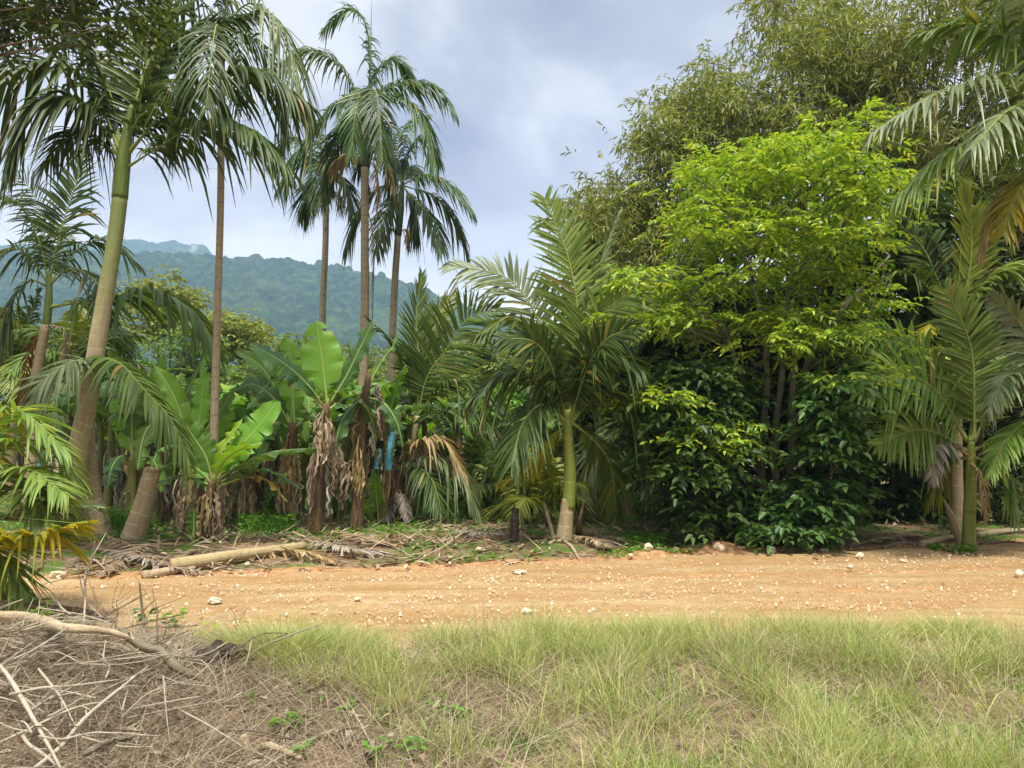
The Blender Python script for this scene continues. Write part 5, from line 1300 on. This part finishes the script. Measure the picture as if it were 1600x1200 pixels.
FF = [([(40, 1120), (110, 1090), (190, 1085), (260, 1100)], .26, 'dead', 'rotting frond flattened in the foreground brush'), ([(330, 1130), (280, 1090), (220, 1065), (150, 1060)], .22, 'dead_grey', 'grey rotting frond across the foreground brush'), ([(165, 852), (205, 872), (250, 890), (300, 898)], .45, 'dead', 'dry fallen frond in front of the stump'), ([(150, 872), (200, 882), (255, 893), (310, 896)], .4, 'dead_grey', 'grey fallen frond along the road below the stump'),
      ([(270, 866), (235, 872), (200, 884), (160, 900)], .4, 'dead', 'dry fallen frond reaching from the log end to the road'), ([(480, 860), (520, 868), (560, 874), (600, 872)], .4, 'dead_grey', 'grey fallen frond beyond the log tip'),
      ([(620, 866), (570, 858), (530, 850), (500, 852)], .35, 'dead', 'dry fallen frond under the banana stems'), ([(390, 878), (440, 876), (490, 880), (520, 884)], .35, 'dead_tan', 'tan fallen frond between log and road'),
      ([(700, 840), (740, 850), (790, 856)], .3, 'dead_grey', 'grey fallen frond left of the black post'), ([(890, 852), (920, 856), (955, 866)], .3, 'dead', 'dry fallen frond at the foot of the central palm'),
      ([(1360, 850), (1400, 846), (1440, 842)], .35, 'dead', 'dry fallen frond in the shade by the right palm')]
for pts, L, m, lab in FF:
    q = [G(*p) for p in pts]
    for i, p in enumerate(q): p[2] = float(gz(p[0], p[1])) + .05 + .06 * math.sin(i)
    r = thing('fallen_frond', q[0], lab, 'frond', 'fallen dry fronds')
    frond(q, L, n=34, w=.035, droop=.12, v=.1, t0=.1, face=(0, 0, 1), a0=50, a1=18, mats=(m, 'rachis_dead'), parent=r, name='blade', broken=.1, rr=.02)

SUB[0] = False


def stone_mat(name, c1, c2):
    t = NT(name); pos = t.pos(); f = t.noise(pos, 14, 5, .65)
    return t.done(t.princ(t.mix(t.range(f, .35, .65), c1, c2), .9, .15, t.bump(t.noise(pos, 40, 4), .6, .01)))


M['stone'] = stone_mat('pale_stone', lin(196, 176, 146), lin(226, 212, 188))
M['gravel'] = leaf_mat('gravel', [lin(196, 160, 116), lin(214, 186, 144), lin(228, 212, 182), lin(176, 132, 90), lin(236, 226, 206)], .0, .9, .1, (1, 1, 1), .15)


def rock(px, py, w, h, lab, far=True):
    p = G(px, py); p[2] = float(gz(p[0], p[1])) if abs(float(gz(p[0], p[1]))) > .04 else .02
    n, k = 9, 12; th = np.linspace(0, PI, n); ph = np.arange(k) / k * 2 * PI
    s = random.random() * 90
    TH, PH = np.meshgrid(th, ph, indexing='ij')
    q = np.stack([np.sin(TH) * np.cos(PH), np.sin(TH) * np.sin(PH), np.cos(TH)], -1)
    d = 1 + 1.1 * (vnoise(q[..., 0] * 1.6 + s, q[..., 1] * 1.6 + q[..., 2] * 1.3 + s) - .5) + .3 * (vnoise(q[..., 0] * 4 + s, q[..., 2] * 4 + q[..., 1] * 3) - .5)
    w *= .8; h *= .8
    v = q * d[..., None] * A([w, w * .8, h]) * .5 + p + A([0, 0, h * .3])
    i, j = np.meshgrid(np.arange(n - 1), np.arange(k), indexing='ij')
    f = np.stack([i * k + j, (i + 1) * k + j, (i + 1) * k + (j + 1) % k, i * k + (j + 1) % k], -1).reshape(-1, 4)
    mb = MB(); mb.add(v, f, smooth=False)
    tag(mb.build('stone', 'stone', off=p), lab, 'stone', 'loose stones')


for a in [(334, 945, .16, .07, 'pale flat stone alone on the left half of the road'), (812, 898, .2, .06, 'pale stone at the far road edge below the black post'), (824, 961, .12, .08, 'white stone half hidden by the grass near the centre'),
          (1012, 868, .16, .14, 'pale stone between the two small earth heaps'), (1124, 866, .18, .16, 'white pointed stone in front of the large earth heap'), (1206, 866, .16, .13, 'pale stone right of the large earth heap'),
          (1343, 872, .14, .08, 'white stone on the far road edge below the sprawling shrub'), (1412, 880, .13, .06, 'pale stone on the road left of the right palm'), (1504, 852, .13, .1, 'stone at the foot of the right palm'),
          (1593, 903, .12, .1, 'white stone on the road by the right edge'), (1290, 864, .15, .09, 'pale stone in the verge below the slim stems'), (1327, 890, .11, .06, 'small pale stone on the road right of centre'),
          (1055, 864, .14, .1, 'pale stone just left of the large earth heap'), (985, 872, .12, .07, 'small stone at the left foot of the small earth heap'), (90, 906, .2, .12, 'grey stone on the verge beneath the foreground palm'), (560, 940, .09, .04, 'small pale stone on the road left of centre')]:
    rock(*a)
# gravel strewn over the road
n = 34000; x = rng.uniform(-9, 12, n); y = ynear(x) - .3 + (yfar(x) + .5 - ynear(x)) * rng.random(n)
keep = fbm(x * .6, y * 2.5, 81, 4) + .25 * rng.random(n) > .55
x = x[keep]; y = y[keep]; n = len(x); sz = .004 + .011 * rng.random(n) ** 8.0
cube = A([(-1, -1, -.6), (1, -1, -.6), (1, 1, -.6), (-1, 1, -.6), (-.7, -.7, .7), (.7, -.6, .8), (.6, .7, .6), (-.6, .7, .75)]); cf = A([(4, 5, 6, 7), (0, 1, 5, 4), (1, 2, 6, 5), (2, 3, 7, 6), (3, 0, 4, 7)])
an = rng.random(n) * 6.28; V = cube[None] * (1 + rng.normal(0, .22, (n, 8, 3))) * sz[:, None, None]
V = np.stack([V[..., 0] * np.cos(an)[:, None] - V[..., 1] * np.sin(an)[:, None], V[..., 0] * np.sin(an)[:, None] + V[..., 1] * np.cos(an)[:, None], V[..., 2]], -1)
zr = .012 + (fbm(x * .5, y * 2.2, 31, 4) - .5) * .07 + (fbm(x * 5, y * 5, 33, 3) - .5) * .03
zr = np.maximum(zr, gz(x, y)); V = V + np.stack([x, y, zr + sz * .2], -1)[:, None]
mb = MB(); mb.add(V.reshape(-1, 3), (cf[None] + (np.arange(n) * 8)[:, None, None]).reshape(-1, 4), smooth=False)
tag(mb.build('gravel', 'gravel'), kind='stuff')

# ------------------------------------------------------------------ grass, weeds, litter
def blades(mb, x, y, z, h, lean, w, curl=.35, K=4, az=None):
    n = len(x); az = rng.random(n) * 6.283 if az is None else az
    h2 = np.stack([np.cos(az), np.sin(az), np.zeros(n)], -1); wd = rng.random(n) * 6.283
    wv = np.stack([np.cos(wd), np.sin(wd), np.zeros(n)], -1)
    s = np.linspace(0, 1, K); base = np.stack([x, y, z], -1)
    ct = curl * (.4 + 1.2 * rng.random(n))
    p = base[:, None] + h2[:, None] * (h * np.sin(lean))[:, None, None] * (s + ct[:, None] * s * s)[..., None] + A([0, 0, 1.]) * (h * np.cos(lean))[:, None, None] * (s - ct[:, None] * .55 * s ** 3)[..., None]
    ww = np.asarray(w) * np.ones(n)
    wid = ww[:, None] * np.interp(s, [0, .4, 1], [.8, 1, .12])[None] * .5
    V = np.stack([p + wv[:, None] * wid[..., None], p - wv[:, None] * wid[..., None]], 2).reshape(-1, 3)
    b = (np.arange(n) * K * 2)[:, None] + (np.arange(K - 1) * 2)[None]
    mb.add(V, np.stack([b, b + 1, b + 3, b + 2], -1).reshape(-1, 4))


def pxy(x, y): return 800 + FPX * x / y, 700 + 1926 / y


n = 180000; y = 3.0 + (7.1 - 3.0) * rng.random(n) ** .85; x = (rng.random(n) - .5) * 2 * (.72 * y + .4)
px, py = pxy(x, y); nz_ = fbm(x * 1.1, y * 1.1, 91, 4); cl = fbm(x * 3.2, y * 3.2, 95, 3)
g = sstep(385, 500, px + 170 * (nz_ - .5)) * (1 - .985 * np.clip(sstep(1080, 1110, py + 50 * (cl - .5)) * (1 - sstep(520, 690, px + 160 * (nz_ - .5))) * 1.0, 0, 1))
g = g * (1 - .7 * np.exp(-((px - 640) / 55) ** 2 - ((py - 1030) / 28) ** 2)) * (1 - .75 * np.exp(-((px - 1600) / 40) ** 2 - ((py - 1175) / 50) ** 2)) * (1 - .6 * np.exp(-((px - 1110) / 110) ** 2 - ((py - 1180) / 40) ** 2))
g = g * (.22 + 1.0 * sstep(.38, .58, cl)) * (.3 + .7 * sstep(.36, .5, fbm(x * .9 + 7, y * 1.3, 103, 3))) * sstep(0, .35, ynear(x) - .05 + .55 * (fbm(x * 1.7, x * 0, 99, 3) - .5) - y)
k = rng.random(n) < g; x, y, cl, nz_, py = x[k], y[k], cl[k], nz_[k], py[k]; n = len(x)
h = (.07 + .26 * rng.random(n) ** 1.3) * (.5 + 1.05 * sstep(.38, .62, cl)) * np.where(y > 6.2, 1.2, 1.0)
mb = MB(); st_ = rng.random(n) < .08 + .34 * sstep(.5, .66, fbm(x * 1.6, y * 1.6, 101, 4))
for msk, mi in ((~st_, 0), (st_, 1)):
    blades(mb, x[msk], y[msk], gz(x[msk], y[msk]), h[msk] * (1.1 if mi else 1), .1 + (.95 if mi else .75) * rng.random(msk.sum()) ** 1.2, .0038, .6 if mi else .5)
    mb.m[-1][:] = mi
k = rng.random(n) < .035; blades(mb, x[k], y[k], gz(x[k], y[k]), .12 + .2 * rng.random(k.sum()), .2 + .7 * rng.random(k.sum()), .008 + .006 * rng.random(k.sum()), .6)
# loose tall stalks and the big tuft at the left end
k = rng.random(n) < .025; blades(mb, x[k], y[k], gz(x[k], y[k]), .4 + .18 * rng.random(k.sum()), .1 + .35 * rng.random(k.sum()), .003, .3)
for (tx, ty, rr, m, hh) in ((440, 1040, .34, 2600, .42), (520, 1020, .3, 1500, .36), (860, 985, .2, 900, .36), (980, 985, .2, 800, .36), (1235, 985, .22, 1000, .38), (1480, 985, .3, 1200, .34), (1350, 990, .2, 700, .34), (700, 1000, .2, 700, .3), (1040, 985, .18, 600, .34)):
    c0 = G(tx, ty, .06); a_ = rng.random(m) * 6.283; rd = rr * np.sqrt(rng.random(m)); xx = c0[0] + rd * np.cos(a_); yy = np.minimum(c0[1] + rd * np.sin(a_), ynear(c0[0]) - .05)
    blades(mb, xx, yy, gz(xx, yy), hh * (.5 + .6 * rng.random(m)), .15 + .55 * rd / rr, .0042, .6, az=a_ + rng.normal(0, .6, m))
tag(mb.build('grass', ['grass', 'straw']), 'fine green and straw coloured grass between the viewer and the road', kind='stuff')

# dry thatch: fine dead stems everywhere in the foreground, thick in the heap at the left
n = 90000; y = 2.9 + 4.0 * rng.random(n); x = (rng.random(n) - .5) * 2 * (.72 * y + .4); px, py = pxy(x, y)
g = .22 + .78 * (1 - sstep(320, 470, px + 140 * (fbm(x, y, 92, 4) - .5))) + .6 * np.exp(-((px - 600) / 190) ** 2 - ((py - 1110) / 85) ** 2)
g = g * sstep(0, .3, ynear(x) - .15 - y)
k = rng.random(n) < g; x, y = x[k], y[k]; n = len(x); px, py = pxy(x, y)
heap = np.exp(-((x + 3.0) / 1.5) ** 2 - ((y - 4.9) / 1.4) ** 2)
mb = MB(); ln = .12 + .35 * rng.random(n) ** 1.5
blades(mb, x, y, gz(x, y) + .01 + rng.random(n) * (.03 + .10 * heap), ln, 1.0 + .7 * rng.random(n), .0036 + .003 * rng.random(n) ** 3, .12)
k = rng.random(n) < .12 * (.2 + heap); m = k.sum()
blades(mb, x[k], y[k], gz(x[k], y[k]), .12 + .22 * rng.random(m), .5 + .7 * rng.random(m), .004, .15)
m = 500; xx = rng.uniform(-3.6, -.4, m); yy = rng.uniform(3.2, 5.9, m); a_ = rng.random(m) * 6.283
leaves(mb, np.stack([xx, yy, gz(xx, yy) + .02 + .08 * rng.random(m)], -1), np.stack([np.cos(a_), np.sin(a_), rng.normal(0, .3, m)], -1), rng.normal(0, .4, (m, 3)) + A([0, 0, 1]), .05 + .10 * rng.random(m) ** 2, .018 + .02 * rng.random(m), 0, .35, .1)
tag(mb.build('dry_thatch', 'straw'), 'tangle of dead grass and thin stems in the lower left', kind='stuff')

# litter on the far verge
n = 8000; y = 8.5 + 9 * rng.random(n) ** 1.2; x = (rng.random(n) - .5) * 2 * (.72 * y); px = 800 + FPX * x / y
g = sstep(0, .5, y - yfar(x)) * (.25 + .75 * np.exp(-((px - 480) / 330) ** 2)) * (.3 + sstep(.4, .6, fbm(x, y, 93, 4)))
k = rng.random(n) < g; x, y = x[k], y[k]; n = len(x); a_ = rng.random(n) * 6.283
mb = MB(); B = np.stack([x, y, gz(x, y) + .02 + .03 * rng.random(n)], -1); d = np.stack([np.cos(a_), np.sin(a_), rng.normal(0, .25, n)], -1)
leaves(mb, B, d, rng.normal(0, .35, (n, 3)) + A([0, 0, 1]), .1 + .3 * rng.random(n) ** 2, .03 + .04 * rng.random(n), 0, .3, .1)
blades(mb, x, y, gz(x, y) + .02 + .05 * rng.random(n), .2 + .5 * rng.random(n), 1.15 + .4 * rng.random(n), .012 + .012 * rng.random(n), .1)
tag(mb.build('leaf_litter', 'litter'), 'dry leaves and strips littering the far verge', kind='stuff')

# green ground cover under the palms and bananas, thin grass at the far road edge
mb = MB(); n = 60000; y = 9 + 17 * rng.random(n); x = (rng.random(n) - .5) * 2 * (.72 * y); px = 800 + FPX * x / y
g = sstep(2.0, 4.2, y - yfar(x) + 1.2 * (fbm(x, y, 96, 3) - .5) + .9 * sstep(740, 900, px)) * (.25 + .85 * sstep(.42, .58, fbm(x * .9, y * .9, 97, 4))) * (1 - .85 * sstep(1150, 1300, px))
g = g + 2.2 * np.exp(-((y - yfar(x) - .6) / .4) ** 2) * sstep(.44, .58, fbm(x * 1.2, y * 1.2, 98, 3)) * sstep(640, 760, px)
g = g * (y > yfar(x) + .15)
k = rng.random(n) < g; x, y = x[k], y[k]; n = len(x); hgt = .04 + .22 * rng.random(n) * sstep(1.5, 6, y - yfar(x))
a_ = rng.random(n) * 6.283; B = np.stack([x, y, gz(x, y) + hgt * rng.random(n)], -1); d = np.stack([np.cos(a_), np.sin(a_), .5 + .5 * rng.random(n)], -1)
leaves(mb, B, d, rng.normal(0, .4, (n, 3)) + A([0, 0, 1]), .05 + .07 * rng.random(n), .022 + .02 * rng.random(n), 0, .2, .3)
k = rng.random(n) < .7; m = k.sum(); blades(mb, x[k], y[k], gz(x[k], y[k]), (.06 + .1 * rng.random(m)) * (1 + 1.2 * sstep(2, 6, y[k] - yfar(x[k]))), .2 + .5 * rng.random(m), .008, .4)
for (tx, D, rr, m, hh) in ((195, 13.6, .45, 900, .55), (105, 13.0, .4, 400, .4), (660, 17.5, .8, 700, .45), (745, 17.5, .8, 700, .4), (610, 16.5, .6, 500, .45), (420, 14.2, .5, 500, .4), (1005, 12.6, .3, 300, .2), (1480, 12.2, .3, 250, .14)):
    cx = P(tx, 700, D)[0]; a_ = rng.random(m) * 6.283; rd = rr * np.sqrt(rng.random(m)); xx = cx + rd * np.cos(a_); yy = D + rd * np.sin(a_)
    blades(mb, xx, yy, gz(xx, yy), hh * (.5 + .6 * rng.random(m)), .1 + .5 * rng.random(m), .012, .5)
    B = np.stack([xx, yy, gz(xx, yy) + hh * rng.random(m) * .8], -1); leaves(mb, B, np.stack([np.cos(a_), np.sin(a_), .4 + 0 * a_], -1), A([0, 0, 1.]) + rng.normal(0, .4, (m, 3)), .1, .04, 0, .2, .3)
tag(mb.build('ground_cover', 'weed'), 'low bright green weeds under the palms and bananas', kind='stuff')


def weed(px, py, n, ln, h, lab, mat='weed', z=.06):
    c0 = G(px, py, z)
    for _ in range(5): c0 = G(px, py, float(gz(c0[0], c0[1])))
    r = thing('weed_plant', c0, lab, 'weed', 'small weeds in the foreground')
    mb = MB(); ms_ = MB()
    for s_ in range(max(2, n // 7)):
        a = random.random() * 6.283; tip = c0 + A([math.cos(a) * h * .5, math.sin(a) * h * .5, h * random.uniform(.5, 1)])
        c = curve([c0, (c0 + tip) / 2 + A([0, 0, h * .12]), tip], 7); ms_.tube(c, np.linspace(.004, .0015, 7), 5, 0)
        for q in range(7):
            p = c[1 + q % 6]; b = random.random() * 6.283
            leaves(mb, [p], [[math.cos(b), math.sin(b), .35]], [[random.gauss(0, .2), random.gauss(0, .2), 1]], ln * random.uniform(.6, 1.1), ln * .42, 0, .2, .25)
    mb.build('leaf', mat, r); ms_.build('stem', 'midrib', r)


for a in [(445, 1150, 35, .10, .12, 'bright leafy weed on the straw at lower left of centre'), (470, 1185, 22, .08, .08, 'weed at the bottom edge below the bright leafy one'), (680, 1110, 40, .07, .08, 'spreading weed at the left margin of the tall grass'),
          (640, 1185, 36, .08, .10, 'weed clump at the bottom edge in the middle of the straw'), (590, 1195, 22, .07, .12, 'upright weed at the bottom edge left of the clump'), (485, 1110, 12, .05, .14, 'slender single weed in the bare straw'),
          (30, 1020, 34, .14, .34, 'broad leaved weed under the foreground log at the left edge'), (85, 1010, 34, .13, .34, 'broad leaved weed growing over the foreground log'), (385, 1050, 45, .05, .16, 'dark feathery weed right of the black stump', 'shrub_leaf'),
          (225, 990, 30, .11, .22, 'weed with a withered stem in front of the road', 'banana_dark'), (335, 1005, 14, .14, .16, 'yellow green tuft above the black stump', 'banana_lime'), (80, 975, 30, .12, .26, 'weed between the two foreground logs'), (270, 985, 30, .1, .2, 'leafy weed at the broken end of the grey branch'), (540, 1125, 30, .07, .09, 'low weed in the middle of the bare straw'), (610, 1140, 40, .06, .07, 'flat weed patch right of the middle of the bare straw'), (720, 1130, 30, .06, .1, 'weed at the edge where bare straw meets tall grass'), (400, 1110, 20, .07, .1, 'weed on the straw below the black root')]:
    weed(*a)

# foreground logs, stump and sticks in the brush heap
def fgl(pts, dz):
    q = []
    for i, p in enumerate(pts):
        off = (p[2] if len(p) > 2 else .2) * .8 + .03; w_ = G(p[0], p[1], off)
        for _ in range(5): w_ = G(p[0], p[1], float(gz(w_[0], w_[1])) + off)
        q.append(w_)
    return q


bough('fallen_branch', 'thick pale peeling branch lying on the brush heap by the left edge', 'branch', fgl([(-40, 958, .3), (50, 966, .34), (95, 980, .34), (170, 986, .33), (222, 1004, .28)], 0), [.034, .04, .034, .038, .03, .012], 'wood_pale', 'branches in the foreground', 12, .35, 30)
bough('fallen_branch', 'crooked grey branch running down from the brush heap to the grass', 'branch', fgl([(190, 985, .3), (228, 1012, .26), (252, 1018, .24), (278, 1044, .17), (318, 1064, .08)], 0), [.022, .03, .024, .028, .01], 'bark_grey', 'branches in the foreground', 10, .4, 26)
bough('fallen_branch', 'dark thin branch behind the pale one near the road', 'branch', fgl([(-30, 938, .22), (60, 948, .24), (130, 955, .22), (178, 972, .16)], 0), [.03, .03, .026, .02], 'bark', 'branches in the foreground', 9, .15)
bough('charred_stump', 'black charred root lying at the left end of the grass', 'stump', fgl([(300, 1040, .08), (335, 1022, .15), (375, 1020, .13), (392, 1030, .07)], 0), [.04, .07, .055, .02], 'stump_dark', None, 11, .7, 16)
for i, (pts, rad, mat, lab) in enumerate([
        ([(0, 1040, .3), (45, 1110, .28), (95, 1200, .22)], .011, 'twig', 'bleached stick slanting down at the left edge'), ([(55, 1200, .2), (140, 1115, .3), (232, 1040, .3)], .009, 'twig', 'long bleached stick rising to the right across the brush'),
        ([(15, 1085, .3), (110, 1072, .32), (185, 1062, .28)], .007, 'twig', 'pale stick lying level on the brush'), ([(60, 1045, .3), (95, 1090, .26), (118, 1135, .2)], .006, 'twig', 'short pale stick left of the long bleached one'),
        ([(130, 985, .2), (135, 890, .62), (166, 832, .92)], .008, 'twig', 'tall bent pale stalk standing up in front of the road'), ([(160, 965, .3), (125, 905, .5), (122, 872, .62)], .006, 'twig', 'forked stalk left of the tall bent one'),
        ([(110, 960, .3), (88, 935, .4), (80, 925, .45)], .008, 'twig', 'broken stub beside the forked stalk'), ([(170, 985, .25), (175, 945, .42), (185, 905, .6)], .004, 'twig_dark', 'thin dark stem right of the tall stalk'),
        ([(180, 985, .25), (182, 940, .42), (196, 910, .55)], .004, 'twig_dark', 'thin dark stem leaning right before the road'), ([(148, 985, .25), (152, 945, .42), (146, 915, .55)], .004, 'twig_dark', 'thin dark stem behind the tall stalk'),
        ([(222, 985, .2), (222, 950, .35), (218, 912, .5)], .012, 'bark', 'withered dark seed stalk near the road'), ([(245, 1000, .2), (246, 955, .36), (238, 920, .5)], .005, 'twig_dark', 'thin dark stem right of the seed stalk'),
        ([(368, 1010, .1), (372, 975, .24), (385, 952, .36)], .005, 'twig_dark', 'dark stem at the left end of the grass'), ([(330, 1000, .1), (352, 975, .2), (385, 952, .28)], .004, 'twig', 'thin arched stalk over the black root'),
        ([(165, 1060, .3), (162, 1030, .42), (165, 1000, .52)], .005, 'twig', 'upright pale twig in the middle of the brush'), ([(0, 1160, .2), (120, 1105, .3), (180, 1095, .25)], .006, 'twig', 'thin pale stick crossing the long bleached one'),
        ([(35, 1150, .24), (70, 1180, .2), (110, 1215, .15)], .007, 'twig', 'pale stick at the bottom left corner'), ([(20, 1030, .35), (70, 1005, .36), (128, 965, .4)], .005, 'twig', 'thin pale twig leaning on the thick branch'),
        ([(380, 1150, .06), (420, 1165, .07), (470, 1185, .05)], .022, 'wood_pale', 'short rotten stick on the bare straw at the bottom'), ([(130, 1180, .15), (165, 1160, .2), (210, 1150, .18)], .014, 'bark_grey', 'grey stick at the bottom of the brush'),
        ([(60, 1150, .25), (150, 1145, .26), (250, 1150, .2)], .005, 'twig', 'level pale twig low in the brush'), ([(190, 1110, .2), (205, 1060, .3), (235, 1045, .3)], .004, 'twig', 'thin forked twig right of the long bleached stick')]):
    q = fgl(pts, 0); q.insert(1, (q[0] + q[1]) / 2 + rng.normal(0, .02, 3)); r = bough('dry_stick', lab, 'stick', q, [rad, rad * 1.05, rad * .8, rad * .45], mat, 'dry sticks in the brush heap', 7, .3, 16)
    c = curve(q, 12); L_ = np.linalg.norm(c[-1] - c[0])
    for k_ in (4, 7, 9)[:2 + i % 2]:
        d = nrm(c[k_ + 1] - c[k_]) + rng.normal(0, .45, 3); mb = MB(); e_ = c[k_] + nrm(d) * L_ * random.uniform(.12, .3)
        mb.tube(curve([c[k_], (c[k_] + e_) / 2 + rng.normal(0, .008, 3), e_], 6), np.linspace(.6, .2, 6) * rad, 5, 0); mb.build('twig', mat, r)
for i in range(70):   # a mat of unremarkable thin twigs inside the heap
    pass
n = 520; x = rng.normal(-2.9, .8, n); y = rng.normal(4.8, .9, n); mb = MB()
for i in range(n):
    if y[i] > 5.5 or y[i] < 3 or x[i] > -1.35 - .1 * (y[i] - 4): continue
    p = gp(x[i], y[i], .02 + .22 * random.random()); a = random.random() * 6.283; l = random.uniform(.2, .7); d = A([math.cos(a), math.sin(a), random.gauss(.05, .22)])
    mb.tube(curve([p, p + d * l * .5 + A([0, 0, random.gauss(0, .03)]), p + d * l], 6), np.linspace(1, .5, 6) * random.uniform(.0025, .006), 5, random.choice([0, 0, 1]))
tag(mb.build('brushwood', ['twig', 'twig_dark']), 'mat of thin broken twigs in the brush heap', kind='stuff')
